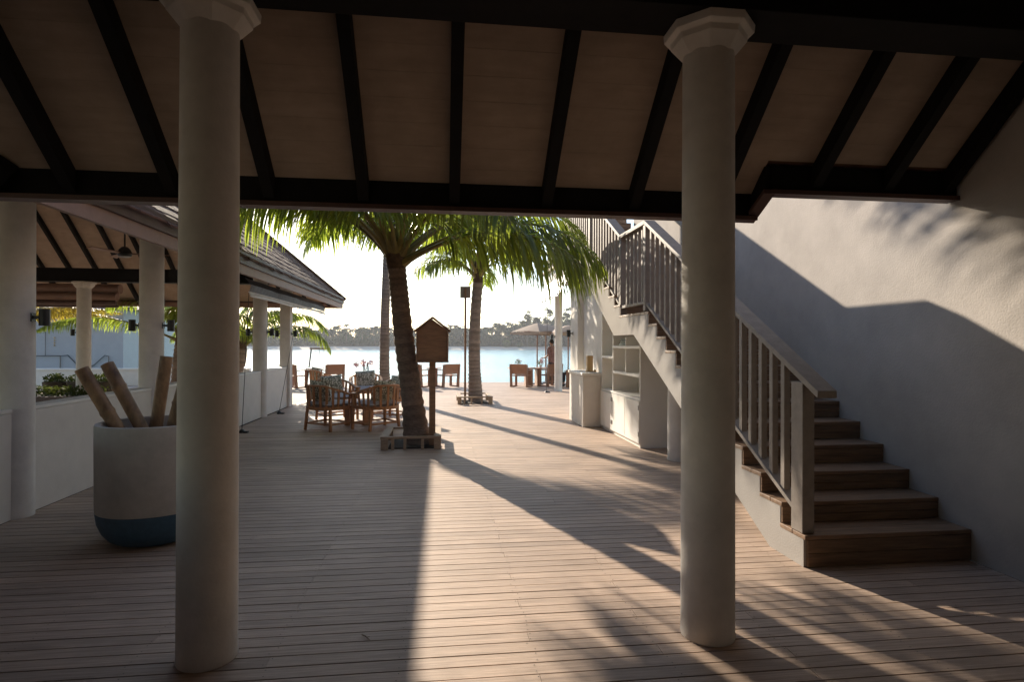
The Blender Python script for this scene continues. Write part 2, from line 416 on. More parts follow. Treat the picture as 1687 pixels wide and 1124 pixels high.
while k*cw < HW - .05:
    ta = k*cw - .07; tb = (k+1)*cw + .02
    y = EY - min(max(ta,0), EY-RY) + .02 - rr.random()*.2; yend = YF + .07 - max(ta,-.07)
    while y < yend:
        wd = rr.uniform(.20,.34); ye = min(y+wd, yend); j = rr.uniform(0,.012); s = rr.uniform(-.018,.018)
        if ye - y > .03:
            za, zb = ZP+.10+SL*ta, ZP+.10+SL*tb
            p = [(XE-ta+s,y+.003,za+.012+j-SL*s),(XE-ta+s,ye-.003,za+.012+j-SL*s),(XE-tb,min(ye,YF+.02-tb) if ye>=yend-.001 else ye-.003,zb+.004),(XE-tb,y+.003,zb+.004)]
            b.hexa(p + [(q[0],q[1],q[2]+.022) for q in p], 0, rr.random())
        y = ye
    k += 1
b.build('shingles', M['tile'], t)
b = MB(); b.tube([(XE+.06,YF+.06,ZP+.12),(XR,YF-HW,RZ+.16)], .045, 8); b.build('hip_ridge', M['tile'], t, smooth=40)
# eave boards
def eaveboard(name, m, off, z0, z1, thk):
    b = MB(); b.box((XE+off-thk,EY+.05,z0),(XE+off,YF+off,z1)); b.box((XL-off,YF+off-thk,z0),(XE+off-thk-.002,YF+off,z1)); b.build(name, m, t)
eaveboard('upper_fascia', M['fascia'], .03, 2.717, 2.895, .05)
eaveboard('lower_fascia', M['trim'], 0.0, 2.58, 2.715, .05)
# soffit closing board behind
b = MB()
x = -3.2
for x in [-3.35 - .66*i for i in range(14)]:
    b2 = MB(); w = .075; ya = YF-.06; run = min(HW-.3, min(XE-x, x-XL)) if True else 0
    yb = YF - max(.5, min(HW-.05, min(XE-x, x-XL)))
    za = ZP; zb = ZP + SL*(YF-yb)
    p = [(x-w/2,ya,za+SL*.06-.16),(x+w/2,ya,za+SL*.06-.16),(x+w/2,yb,zb-.16),(x-w/2,yb,zb-.16)]
    b2.hexa(p + [(q[0],q[1],q[2]+.158) for q in p]); b2.build('rafter', M['dark'], t)
for y in [4.5 + .66*i for i in range(17)]:
    b2 = MB(); w = .075; ta = .06; tb = min(HW-.05, YF-y)
    if tb < .5: continue
    p = [(XE-ta,y-w/2,ZP+SL*ta-.16),(XE-ta,y+w/2,ZP+SL*ta-.16),(XE-tb,y+w/2,ZP+SL*tb-.16),(XE-tb,y-w/2,ZP+SL*tb-.16)]
    b2.hexa(p + [(q[0],q[1],q[2]+.158) for q in p]); b2.build('rafter', M['dark'], t)
b2 = MB(); b2.box((-3.90,-5.5,RB),(-3.60,14.25,RB+.30)); b2.build('ring_beam', M['dark'], t)
b2 = MB(); b2.box((-11.5,14.26,RB),(-3.60,14.56,RB+.30)); b2.build('ring_beam', M['dark'], t)
b2 = MB(); b2.box((-11.5,-5.5,RB),(-11.2,14.25,RB+.30)); b2.build('ring_beam', M['dark'], t)

# folded blinds under the eaves
def folded_blind(x0, x1, y0, y1, zt, zb, label, mats, along='y'):
    o = thing('folded_blind', label, 'blind')
    b = MB(); n = 26; rr = random.Random(4)
    def P3(u, d, z): return (x0+d, y0+(y1-y0)*u, z) if along == 'y' else (x0+(x1-x0)*u, y0+d, z)
    for i in range(n):
        ua, ub = i/n, (i+1)/n
        sa = [.03*math.sin(ua*18)+.02*math.sin(ua*43), .03*math.sin(ub*18)+.02*math.sin(ub*43)]
        b.poly([P3(ua,.02,zt-.02),P3(ub,.02,zt-.02),P3(ub,.13+sa[1]*.6,zt-.14),P3(ua,.13+sa[0]*.6,zt-.14)], 1, rr.random())
        b.poly([P3(ua,.13+sa[0]*.6,zt-.14),P3(ub,.13+sa[1]*.6,zt-.14),P3(ub,.10,zb+.085),P3(ua,.10,zb+.085)], 1, rr.random())
    b.build('clear_sheet', [mats[0], mats[1]], o, smooth=50)
    for j in range(4):
        b = MB(); zz = zb + j*.024
        b.tube([P3(u, .12-.01*j+.006*math.sin(u*9+j), zz+.006*math.sin(u*7+j*2)) for u in [i/20 for i in range(21)]], .013, 6)
        b.build('fold', mats[0], o, smooth=60)
    return o
folded_blind(-3.42, 0, 10.6, 17.2, 2.70, 2.36, 'long clear and white folded blind hanging under the pavilion eave', (M['awn'], M['awn2']))
o = thing('rolled_blind', 'brown rolled blind hanging behind the far pavilion column', 'blind')
b = MB(); b.tube([(-10.9,15.2,2.84),(-7.75,15.2,2.84)], .12, 14); b.tube([(-10.9,15.12,2.64),(-7.78,15.12,2.64)], .10, 14); b.build('roll', M['trim'], o, smooth=50)
b = MB(); b.tube([(-10.9,15.1,2.50),(-7.8,15.1,2.50)], .06, 12); b.tube([(-10.9,15.2,2.42),(-7.8,15.2,2.42)], .03, 12); b.build('hem', M['fascia'], o, smooth=50)
def cord(x, y, z0, z1, lean, label, weight=True):
    o = thing('blind_cord', label, 'cord', (x,y,0), 0, 'blind cords with floor weights')
    b = MB(); b.tube([(0,0,z0),(lean[0]*.5,lean[1]*.5,(z0+z1)/2-.02),(lean[0],lean[1],z1)], .006, 6); b.build('line', M['rope'], o)
    b = MB(); b.lathe([(.05,0),(.055,.02),(.03,.05),(.012,.06)], seg=14)
    b.build('weight', M['black'], o, smooth=40)
    if weight: b = MB(); b.box((.04,-.06,0),(.11,.02,.03)); b.build('hook', M['black'], o)
cord(-3.5, 13.2, .05, 2.34, (.28,.4), 'dark blind cord by the square pillar with a black weight on the deck')
cord(-3.4, 10.5, .05, 2.4, (.12,-.05), 'dark blind cord hanging beside the thick front column')
cord(3.28, 18.1, .05, 2.9, (.05,.1), 'dark cord with floor weight beside the slim terrace column')

# wall lamps
def wall_lamp(x, y, z, sx, label, s=1.0):
    o = thing('wall_lamp', label, 'lamp', (x,y,z), 0, 'black cylinder lamps on the columns')
    b = MB(); b.box((0 if sx>0 else -.07,-.018,-.018),(.07 if sx>0 else 0,.018,.018)); b.box((-.008,-.035,-.05),(.008,.035,.05)); b.build('bracket', M['black'], o)
    b = MB(); b.lathe([(.048,-.10),(.052,-.097),(.052,.097),(.048,.10)], c=(sx*.115,0), seg=20); b.build('shade', M['black'], o, smooth=40)
    o.scale = (s*.82,s*.82,s*.75)
for x, y, sx, l in ((-3.617,5.67,1,'black cylinder lamp on the nearest pavilion column at the left edge'),
                 (-3.905,8.12,-1,'black cylinder lamp on the left of the column behind the bamboo poles'),
                 (-3.617,8.12,1,'black cylinder lamp on the right of the column behind the bamboo poles'),
                 (-3.905,12.7,-1,'black cylinder lamp on the left of the column before the corner pillar'),
                 (-3.617,12.7,1,'black cylinder lamp on the right of the column before the corner pillar'),
                 (-3.872,14.72,-1,'black cylinder lamp on the left face of the square pillar'),
                 (-3.628,14.72,1,'black cylinder lamp on the right face of the square pillar'),
                 (-8.265,14.4,-1,'small black lamp on the far pavilion column with the flared capital'),
                 (3.645,18.6,-1,'black lamp on the slim terrace column'),
                 (2.828,12.4,-1,'black lamp on the pilaster above the counter')):
    wall_lamp(x, y, 1.77, sx, l)

# ceiling fans
def fan(x, y, label):
    z = 3.25; zt = ZP + SL*min(XE-x, YF-y, x-XL)
    o = thing('ceiling_fan', label, 'fan', (x,y,z), 0, 'ceiling fans in the pavilion')
    b = MB(); b.tube([(0,0,.05),(0,0,zt-z)], .014, 8); b.build('rod', M['black'], o)
    b = MB(); b.lathe([(.05,.13),(.10,.08),(.13,.0),(.11,-.05),(.05,-.07)][::-1], seg=20); b.build('motor', M['black'], o, smooth=40)
    for k in range(3):
        a = R(12 + 120*k); d = Vector((math.cos(a), math.sin(a), 0)); n = Vector((-d.y, d.x, 0))
        b = MB(); p = [d*.12-n*.03, d*.75-n*.065, d*.75+n*.06, d*.12+n*.03]
        p = [q + Vector((0,0,.012 if i in (2,3) else -.012)) for i, q in enumerate(p)]
        b.hexa([tuple(q) for q in p] + [tuple(q+Vector((0,0,.012))) for q in p]); b.build('blade', M['trim'], o)
fan(-6.05, 12.0, 'ceiling fan with pale blades hanging in the pavilion by the column')
fan(-7.0, 9.6, 'ceiling fan half hidden by the nearest pavilion column')

t = thing('shade_wall', 'added dark timber wall out of view, shading the walkway from behind', 'wall')  # unseen wall added behind the camera to cut fill light under the roof
b = MB()
for i in range(52): b.box((-3.68+i*.1432,-2.56,0),(-3.68+i*.1432+.139,-2.50,4.0),0,random.random())
b.build('boards', M['stairwood'], t)
# ------------------------------------------------------------------ stairs and right wall
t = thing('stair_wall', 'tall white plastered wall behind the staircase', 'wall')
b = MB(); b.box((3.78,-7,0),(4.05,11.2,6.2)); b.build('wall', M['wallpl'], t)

SX0, SX1 = 2.50, 3.778
Y0, RUN, RIS, H1 = 3.78, .28, .1565, .225
NL = 11; LZ = H1 + NL*RIS; YLd = Y0 + NL*RUN; YU = 8.0; NU = 14
st = thing('staircase', 'white staircase with brown wooden treads and a grey wooden railing', 'staircase')
steps = [(Y0 + i*RUN, H1 + i*RIS) for i in range(NL)] + [(YLd, LZ)] + [(YU + i*RUN, LZ + (i+1)*RIS) for i in range(NU)]
TT = .032
prof = [(Y0, 0)]
for i, (y, z) in enumerate(steps):
    zprev = 0 if i == 0 else steps[i-1][1] - TT
    prof += [(y, zprev), (y, z - TT)] if i else [(y, z - TT)]
yend = steps[-1][0] + RUN; ztop = steps[-1][1]
prof += [(yend, ztop - TT), (yend, ztop - .35), (8.28, 1.67), (7.40, 1.67), (4.20, 0)]
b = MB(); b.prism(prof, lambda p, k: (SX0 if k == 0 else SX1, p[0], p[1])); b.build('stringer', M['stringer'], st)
rr = random.Random(2)
for i, (y, z) in enumerate(steps):
    yn = steps[i+1][0] if i+1 < len(steps) else yend
    b = MB(); n = 2 if yn - y < .5 else 8; d = (yn + .0 - (y-.028))/n
    for k in range(n):
        b.box((SX0-.004, y-.028+k*d+.002, z-TT+.001), (SX1-.002, y-.028+(k+1)*d-.002, z), 0, rr.random())
    b.build('tread', M['stairwood'], st, bevel=.004)
    zl = 0 if i == 0 else steps[i-1][1]
    b = MB(); zz = zl + .004; hh = z - TT - zl - .005; nn = 2
    x0 = SX0 + .022 if i == 0 else SX0 + .004
    for k in range(nn):
        b.box((x0, y-.021, zz+hh*k/nn+.002), (SX1-.002, y-.001, zz+hh*(k+1)/nn-.002), 0, rr.random())
    b.build('riser', M['stairwood'], st)
# railing: posts, sloping rails, balusters
def railz(y):                       # height of the underside of the handrail
    if y < 7.0: return 1.33 + (y-3.88)*.5485
    if y < 8.0: return 3.04
    return 3.04 + (y-8.0)*.559
def footz(y):                       # top of the bottom rail
    if y < 7.0: return .395 + (y-3.93)*.5485
    if y < 8.0: return 2.085
    return 2.085 + (y-8.0)*.559
RX = 2.555
def slope_bar(name, ya, yb, fn, h, xa, xb, dz=0):
    b = MB(); za, zb = fn(ya)+dz, fn(yb-1e-6)+dz
    b.hexa([(xa,ya,za),(xb,ya,za),(xb,yb,zb),(xa,yb,zb),(xa,ya,za+h),(xb,ya,za+h),(xb,yb,zb+h),(xa,yb,zb+h)]); return b.build(name, M['greywood'], st, bevel=.004)
slope_bar('handrail', 3.62, 7.0, railz, .05, 2.495, 2.635)
slope_bar('handrail', 7.0, 8.0, railz, .05, 2.495, 2.635)
slope_bar('handrail', 8.0, 11.8, railz, .05, 2.495, 2.635)
slope_bar('bottom_rail', 3.935, 6.97, footz, .038, 2.515, 2.60, -.038)
slope_bar('bottom_rail', 7.06, 7.97, footz, .038, 2.515, 2.60, -.038)
slope_bar('bottom_rail', 8.06, 11.8, footz, .038, 2.515, 2.60, -.038)
def post(y, w, z0, z1, x0=2.505, x1=2.60):
    b = MB(); b.box((x0,y-w/2,z0),(x1,y+w/2,z1)); b.build('newel_post', M['greywood'], st, bevel=.004)
post(3.862, .135, H1+.002, railz(3.80)-.003, 2.502, 2.592)
post(7.015, .085, 1.96, 3.036); post(8.015, .085, 1.96, 3.036)
post(9.75, .07, 2.86, railz(9.72)-.002)
post(11.8, .09, 4.05, railz(11.75)-.002)
y = 4.085
def bal(y):
    b = MB(); b.box((RX-.023,y-.0225,footz(y-.022)-.004),(RX+.023,y+.0225,railz(y+.022)+.002)); b.build('baluster', M['greywood'], st)
for i in range(19): bal(4.085 + .1545*i)
for i in range(5): bal(7.18 + .155*i)
for i in range(23):
    if abs(8.19+.155*i - 9.75) > .06: bal(8.19 + .155*i)
# far handrail on the wall side of the upper flight
b = MB(); b.hexa([(3.66,8.0,3.02),(3.775,8.0,3.02),(3.775,11.8,3.02+3.8*.559),(3.66,11.8,3.02+3.8*.559),(3.66,8.0,3.07),(3.775,8.0,3.07),(3.775,11.8,3.07+3.8*.559),(3.66,11.8,3.07+3.8*.559)])
b.build('wall_handrail', M['greywood'], st)

# right building
t = thing('terrace_building', 'white two storey terrace building behind the stairs with an upper balcony', 'building')
b = MB(); b.box((2.95,10.52,0),(3.775,11.95,2.52)); b.box((2.83,11.95,0),(3.3,12.65,3.02)); b.build('wall', M['plaster'], t, bevel=.01)
b = MB(); b.box((2.80,11.92,3.022),(3.3,12.68,3.08)); b.build('pilaster_cap', M['fascia'], t)
b = MB(); b.box((3.64,12.75,3.63),(9,20.6,3.96)); b.build('slab', M['plaster'], t, bevel=.01)
b = MB(); b.box((3.52,12.75,3.962),(9,20.7,4.03)); b.build('slab_edge', M['trim'], t)
b = MB(); b.box((3.70,12.75,4.80),(3.78,20.5,4.86)); b.build('balcony_rail', M['greywood'], t)
for i in range(50):
    b = MB(); b.box((3.72,12.8+i*.155,4.032),(3.755,12.84+i*.155,4.798)); b.build('balcony_baluster', M['greywood'], t)
o = thing('awning', 'white roll-down awning hanging from the balcony edge above the slim column', 'awning')
b = MB(); n = 16
for i in range(n):
    ya, yb = 15.9+4.2*i/n, 15.9+4.2*(i+1)/n
    for j in range(3):
        f = lambda y, q: (3.61-.42*q+.02*math.sin(y*7+q*5), y, 3.60-.70*q-.03*math.sin(q*3)+.015*math.sin(y*11))
        b.poly([f(ya,j/3),f(yb,j/3),f(yb,(j+1)/3),f(ya,(j+1)/3)])
b.build('fabric', M['awn'], o, smooth=60)
for zz, xx in ((2.885,3.20),(2.93,3.185)):
    b = MB(); b.tube([(xx,15.85,zz),(xx,20.15,zz)], .025, 8); b.build('hem_bar', M['awn'], o, smooth=60)

# counter and cabinet
t = thing('counter', 'plain white plastered counter against the sunlit wall', 'counter')
b = MB(); b.box((2.60,10.54,0),(2.945,11.70,.955)); b.build('body', M['plaster'], t, bevel=.012)
b = MB(); b.box((2.575,10.515,.957),(2.945,11.72,1.01)); b.build('top', M['white'], t, bevel=.008)
t = thing('storage_cabinet', 'white built-in cabinet with open shelves and doors under the stairs', 'cabinet')
CX, CB = 2.92, 3.36
Yc = [8.33, 9.03, 9.73, 10.44]
b = MB()
b.box((CX,Yc[0],0),(3.775,Yc[0]+.03,1.64))                      # end panel
b.box((CB,Yc[0]+.032,.0),(CB+.03,Yc[3]-.0,1.66))                # back
b.box((CX+.002,Yc[3]-.03,0),(CB-.002,Yc[3],2.35)); b.box((CX+.002,Yc[2]-.015,.74),(CB-.002,Yc[2]+.015,2.0))
b.box((CB,Yc[2],1.662),(CB+.03,Yc[3],2.35))
b.box((CX+.02,Yc[0]+.032,0),(CB-.002,Yc[3]-.032,.06))
b.build('carcass', M['white'], t)
def shelf(y0, y1, z, h=.04):
    b = MB(); b.box((CX-.004,y0,z),(CB-.003,y1,z+h)); b.build('shelf', M['white'], t, bevel=.003)
shelf(Yc[0]+.033, Yc[3]-.033, .70, .035); shelf(Yc[0]+.033, Yc[2]-.017, 1.045); shelf(Yc[0]+.033, Yc[2]-.017, 1.475); shelf(Yc[2]+.017, Yc[3]-.033, 1.29)
b = MB(); b.box((CX,Yc[1]-.012,1.087),(CB-.003,Yc[1]+.012,1.473)); b.build('divider', M['white'], t)
b = MB(); b.box((CX,Yc[1]-.012,1.517),(CB-.003,Yc[1]+.012,1.655)); b.build('divider', M['white'], t)
for i in range(3):
    b = MB(); b.box((CX-.018,Yc[i]+(.02 if i==0 else .006),.065),(CX+.0,Yc[i+1]-.006,.695)); d = b.build('door', M['white'], t, bevel=.003)
    hy = Yc[i]+.03 if i != 1 else Yc[i+1]-.03
    for z in (.17,.56):
        b = MB(); b.box((CX-.024,hy-.012,z),(CX-.0185,hy+.012,z+.07)); b.build('hinge', M['steel'], d)
o = thing('towel_stack', 'folded grey green towels on the top shelf of the white cabinet', 'towels', (CX+.2,9.36,1.517))
for k in range(3):
    b = MB(); b.box((-.14+.01*k,-.22+.02*k,.0+k*.042),(.14,.22-.03*k,.039+k*.042)); b.build('towel', M['towel'], o, bevel=.012)
o = thing('table_lamp', 'small pale wooden box lamp standing on the white counter', 'lamp', (2.80,10.85,1.011))
b = MB(); b.box((-.055,-.055,.02),(.055,.055,.31)); b.build('body', M['lampwood'], o, bevel=.004)
b = MB(); b.box((-.075,-.075,0),(.075,.075,.02)); b.build('base', M['lampwood'], o, bevel=.003)
b = MB(); b.lathe([(.02,.0),(.03,.02),(.02,.045)], c=(.09,-.06), seg=14); b.build('knob', M['lampwood'], o, smooth=40)
o = thing('menu_folder', 'flat white menu folder lying on the white counter', 'menu', (2.74,11.15,1.0115), R(12))
b = MB(); b.box((-.11,-.15,0),(.11,.15,.012)); b.build('cover', M['white'], o)

# ------------------------------------------------------------------ pot with bamboo
POT = (-2.25, 4.97)
t = thing('plant_pot', 'large white round pot with a blue rounded bottom', 'pot', (*POT, 0))
b = MB(); r = .415
b.lathe([(.25,.0),(.285,.008),(.33,.035),(.372,.09),(.402,.165),(r,.255)], seg=56); b.build('blue_base', M['potblue'], t, smooth=60)
b = MB(); b.lathe([(r,.257),(r+.002,.33),(r+.006,.905),(r,.92),(r-.03,.92),(r-.035,.905),(r-.035,.4)], seg=56); b.build('body', M['potwhite'], t, smooth=50)
def bamboo(a, bb, r, nodes, label):
    o = thing('bamboo_pole', label, 'bamboo pole', a, 0, 'bamboo poles in the pot')
    a = Vector(a); d = Vector(bb) - a; Lg = d.length; pts = []; rad = []
    n = 70
    for i in range(n+1):
        u = i/n; pts.append(d*u); k = 0
        for q in nodes: k = max(k, math.exp(-((u-q)/.014)**2))
        rad.append(r*(1+.13*k+.015*math.sin(u*9+r*900)))
    for q in nodes:
        pass
    b = MB(); b.tube(pts, rad, 20, caps=False)
    dn = d.normalized()
    pin = [d, d*.8]; b.tube([d - dn*.001, d*.82], [r*.80, r*.78], 20, 1, caps=True)
    # annulus at the open end
    n0 = len(b.v); ref = Vector((0.31,0.95,0.05)); x = dn.cross(ref).normalized(); y = dn.cross(x)
    for rr_ in (r, r*.8):
        for k in range(20):
            an = 2*math.pi*k/20; b.v.append(tuple(d + (x*math.cos(an)+y*math.sin(an))*rr_))
    for k in range(20):
        k2 = (k+1) % 20; b.f.append((n0+k, n0+k2, n0+20+k2, n0+20+k)); b.m.append(0); b.t.append(.5)
    b.build('culm', [M['bamboo'], M['bamboodark']], o, smooth=40)
bamboo((-2.33,5.0,.44), (-2.79,4.92,1.34), .05, (.3,.62), 'mottled bamboo pole leaning far left out of the pot')
bamboo((-2.20,5.05,.44), (-2.71,5.12,1.37), .05, (.25,.80), 'bamboo pole with a dark ring second from the left in the pot')
bamboo((-2.44,5.24,.44), (-2.325,5.28,1.43), .05, (.4,), 'tallest upright bamboo pole on the right of the pot')
bamboo((-2.32,5.16,.44), (-2.09,5.12,1.30), .05, (.3,.7), 'dark bamboo pole leaning right behind the thick front column')

# ------------------------------------------------------------------ palms
def frond(b, base, az, el, L, curl, nl=46, ll=.75, pet=.22, m=0, mp=1, rr=random, width=.034, hang=1.0, wr=.028):
    p = Vector(base); dirh = Vector((math.cos(az), math.sin(az), 0)); pts = []; n = 22; ds = L/n
    e = el; pts = [p.copy()]; tang = []
    for i in range(n):
        u = i/n
        d = dirh*math.cos(e) + Vector((0,0,math.sin(e))); tang.append(d); p = p + d*ds; pts.append(p.copy())
        e -= curl/n*(0.35+1.3*u)
    tang.append(tang[-1])
    rad = [wr*(1-.90*(i/n)**.45)*(1.35 if i == 0 else 1.15 if i == 1 else 1) for i in range(n+1)]
    b.tube(pts, rad, 6, mp, tone=rr.random())
    side = Vector((-dirh.y, dirh.x, 0))
    G = Vector((0,0,-1))
    for k in range(nl):
        u = pet + (1-pet)*(k+rr.random()*.6)/nl
        i = min(n-1, int(u*n)); f = u*n - i
        q = pts[i].lerp(pts[i+1], min(1,f)); tg = tang[i]
        lenf = ll*(math.sin(math.pi*min(1,(u-pet)/(1-pet)*.86+.12))**.7)*rr.uniform(.82,1.1)
        tone = rr.random()
        for sgn in (-1, 1):
            dd = (side*sgn*rr.uniform(.55,.9) + tg*rr.uniform(.5,.9) + Vector((0,0,rr.uniform(-.35,.1)))).normalized()
            pp = q.copy(); prev = None; S = 4
            wv = tg.cross(dd); 
            g = hang*rr.uniform(.75,1.35)
            for s in range(S+1):
                w = width*(.55 if s == 0 else 1.0 if s == 1 else .85 if s == 2 else .5 if s == 3 else .06)
                wdir = (tg - dd*tg.dot(dd))
                if wdir.length < .1: wdir = side
                wdir = (wdir.normalized()*.75 + dd.cross(wdir.normalized())*.6*sgn).normalized()
                cur = (pp - wdir*w/2, pp + wdir*w/2)
                if prev: b.poly([prev[0], prev[1], cur[1], cur[0]], m, tone)
                prev = cur
                pp = pp + dd*(lenf/S); dd = (dd + G*g*.62).normalized()
def trunk_mesh(pts, rads, ring=.085, seg=18, tone_r=random):
    b = MB(); P_ = []; Rr = []
    pts = [Vector(p) for p in pts]
    for i in range(len(pts)-1):
        d = (pts[i+1]-pts[i]); n = max(2, int(d.length/ring)*4)
        for k in range(n):
            u = k/n; ph = (k % 4)
            r = rads[i]+(rads[i+1]-rads[i])*u
            P_.append(pts[i]+d*u); Rr.append(r*((1.035,1.05,1.0,.965)[ph] + tone_r.uniform(-.018,.018)))
    P_.append(pts[-1]); Rr.append(rads[-1])
    b.tube(P_, Rr, seg)
    # irregular tone per ring
    tn = [tone_r.random() for _ in range(len(P_)//4+2)]
    for fi in range(len(b.f)-2):
        b.t[fi] = min(1, max(0, tn[(fi//seg)//4]*.6 + (.35 if (fi//seg) % 4 < 2 else 0) + tone_r.uniform(-.1,.1)))
    return b
def smooth_path(ctrl, n=6):
    c = [Vector(p) for p in ctrl]; out = []
    c = [c[0]*2-c[1]] + c + [c[-1]*2-c[-2]]
    for i in range(1, len(c)-2):
        for k in range(n):
            u = k/n; a,b_,d,e = c[i-1],c[i],c[i+1],c[i+2]
            out.append(.5*((2*b_)+(d-a)*u+(2*a-5*b_+4*d-e)*u*u+(3*b_-a-3*d+e)*u**3))
    out.append(c[-2]); return out
def palm(label, base, ctrl, rads, fronds, bark='trunk', seed=1, leaf='leaf', ll=.75, bulb=.16, dens=24, lw=.042, name='palm_tree'):
    rr = random.Random(seed)
    t = thing(name, label, 'palm tree', base, 0, 'coconut palms')
    B = Vector(base); path = smooth_path([Vector(c)-B for c in ctrl]); n = len(path)
    rd = [rads[0]+(rads[1]-rads[0])*min(1,(i/(n-1))*1.0) for i in range(n)]
    rd[0] = rads[0]*1.22; rd[1] = rads[0]*1.14; rd[2] = rads[0]*1.08; rd[3] = rads[0]*1.03
    tm = trunk_mesh(path, rd, tone_r=rr); tm.build('trunk', M[bark], t, smooth=70)
    top = path[-1]
    b = MB(); b.tube([top+Vector((0,0,-.05)), top+Vector((0,0,.12)), top+Vector((0,0,.42)), top+Vector((0,0,.75))], [rads[1]*1.02,bulb*1.05,bulb*.8,.03], 14, 0)
    b.build('crown_heart', M['fibre'], t, smooth=60)
    for fr in fronds:
        az, el, L, curl = fr[:4]; lm = fr[4] if len(fr) > 4 else 1
        b = MB(); a = R(az)
        off = Vector((math.cos(a), math.sin(a), 0))*bulb*.75
        zb = .02 + .40*max(0, (el-20)/70)
        frond(b, top+off+Vector((0,0,zb)), a, R(el), L, R(curl), nl=int(dens*L)+8, ll=ll*lm, m=0, mp=1, rr=rr, wr=bulb*.36, width=lw)
        b.build('frond', [M[leaf], M['petiole']], t)
    return t
def gold(n, seed, L, el0=78, el1=8, curl=(70,115)):
    rr = random.Random(seed); out = []
    for i in range(n):
        u = i/(n-1)
        out.append(((i*137.5 + rr.uniform(-12,12)) % 360, el0+(el1-el0)*u, L*rr.uniform(.85,1.08), rr.uniform(*curl)*(1.1-.3*u)))
    return out
# near palm leaning left behind the planter frame
F1 = [(176,50,3.5,122),(196,50,3.3,122),(165,46,3.2,105),(8,44,3.4,108,1.15),(-14,30,3.3,92,1.25),(-28,24,3.0,80,1.3),(26,48,2.8,115),(-48,46,2.6,120),(-68,60,2.6,135),(-96,52,2.1,125),(-118,60,2.5,140),(-140,54,2.9,128),(100,50,3.0,105),(70,52,3.0,110),(130,50,3.0,110),(45,58,2.9,115),(212,54,3.1,124),(-82,84,2.3,120),(18,68,4.0,82),(90,82,2.3,90),(150,72,2.8,118),(240,54,2.9,130)]
palm('thick leaning palm in the near planter frame beside the birdhouse', (-.36,9.05,0), [(-.36,9.05,0),(-.47,9.06,.9),(-.58,9.02,1.7),(-.68,8.98,2.72)], (.172,.132), F1, seed=11, ll=1.12, dens=25, lw=.040)
palm('slim palm in the far planter frame next to the tall signpost', (.90,15.4,0), [(.90,15.4,0),(.86,15.4,1.2),(.88,15.4,2.2),(.95,15.4,3.2)], (.165,.130), gold(13, 3, 2.0, 80, 34, (110,140)), bark='trunkpale', seed=12, ll=.95, bulb=.13, dens=24, lw=.036)
palm('pale ringed palm standing behind the armchairs', (-1.62,17.2,0), [(-1.62,17.2,0),(-1.64,17.2,1.1),(-1.62,17.2,2.6),(-1.56,17.2,4.45)], (.15,.115), [(188,28,2.7,118),(174,44,2.6,126),(70,64,1.6,110),(20,60,2.0,120),(120,50,2.0,110)], bark='trunkpale', seed=13, ll=.82, bulb=.11, dens=30, lw=.034)
palm('short bent palm growing beyond the low wall by the water', (-6.35,19.4,0), [(-6.55,19.4,0),(-6.5,19.4,.5),(-6.35,19.4,1.0),(-6.3,19.4,1.35)], (.22,.16), [(0,38,3.2,125),(12,52,3.1,130),(-25,60,2.4,120),(40,62,2.3,110),(150,60,2.3,110),(180,45,2.4,120),(90,70,2.2,90),(-100,65,1.9,120),(215,55,2.2,120),(65,72,2.4,90)], bark='trunkpale', seed=14, ll=.70, bulb=.14)
palm('palm behind the thick front column reaching a long frond leftward', (-7.5,17.8,0), [(-7.5,17.8,0),(-7.5,17.8,.8),(-7.45,17.8,1.55)], (.2,.15), [(180,26,3.9,62),(172,60,2.6,120),(0,45,2.6,120),(60,60,2.5,100),(-70,55,2.2,130),(120,60,2.5,110),(30,30,2.4,100)], seed=15, ll=.66, bulb=.13, leaf='leaf')
palm('yellowing palm drooping behind the pavilion blind', (-13.7,19.6,0), [(-13.7,19.6,0),(-13.7,19.6,1.5),(-13.65,19.6,2.05)], (.2,.15), [(2,20,3.6,38),(-12,22,3.5,45),(12,18,3.3,40),(-6,26,3.2,60),(180,34,2.7,100),(200,30,2.7,100),(-60,34,2.4,110),(-100,34,2.3,110),(-140,34,2.4,105),(90,40,2.6,100)], seed=16, ll=.5, bulb=.13, leaf='leafyel')

# planter frames
def planter(x0, x1, y0, y1, label):
    t = thing('planter_frame', label, 'planter', ((x0+x1)/2,(y0+y1)/2,0), 0, 'wooden frames around the palms')
    hx, hy = (x1-x0)/2, (y1-y0)/2
    b = MB(); b.box((-hx+.1,-hy+.1,.003),(hx-.1,hy-.1,.02)); b.build('soil', M['soil'], t)
    w = .11; z0, z1 = .165, .198
    for a, c in (((-hx,-hy,z0),(hx,-hy+w*.55,z1)),((-hx,hy-w*.55,z0),(hx,hy,z1)),((-hx,-hy+w*.55+.003,z0),(-hx+w,hy-w*.55-.003,z1)),((hx-w,-hy+w*.55+.003,z0),(hx,hy-w*.55-.003,z1))):
        b = MB(); b.box(a, c); b.build('rim_board', M['planter'], t, bevel=.004)
    for sx in (-1,1):
        for sy in (-1,1):
            b = MB(); b.box((sx*(hx-.055)-.05,sy*(hy-.055)-.05,.004),(sx*(hx-.055)+.05,sy*(hy-.055)+.05,z0-.002)); b.build('corner_block', M['planter'], t, bevel=.004)
    for (ux, uy) in ((-.2,-1),(.38,-1),(-.78*0+.0,1),(-.6,-1)):
        b = MB(); b.box((ux*hx-.02,uy*(hy-.03)-.02,.004),(ux*hx+.02,uy*(hy-.03)+.02,z0-.002)); b.build('slat', M['planter'], t)
planter(-.87, .0, 8.54, 9.58, 'weathered wooden frame around the near leaning palm and birdhouse post')
planter(.40, 1.30, 14.76, 15.95, 'weathered wooden frame around the far slim palm')

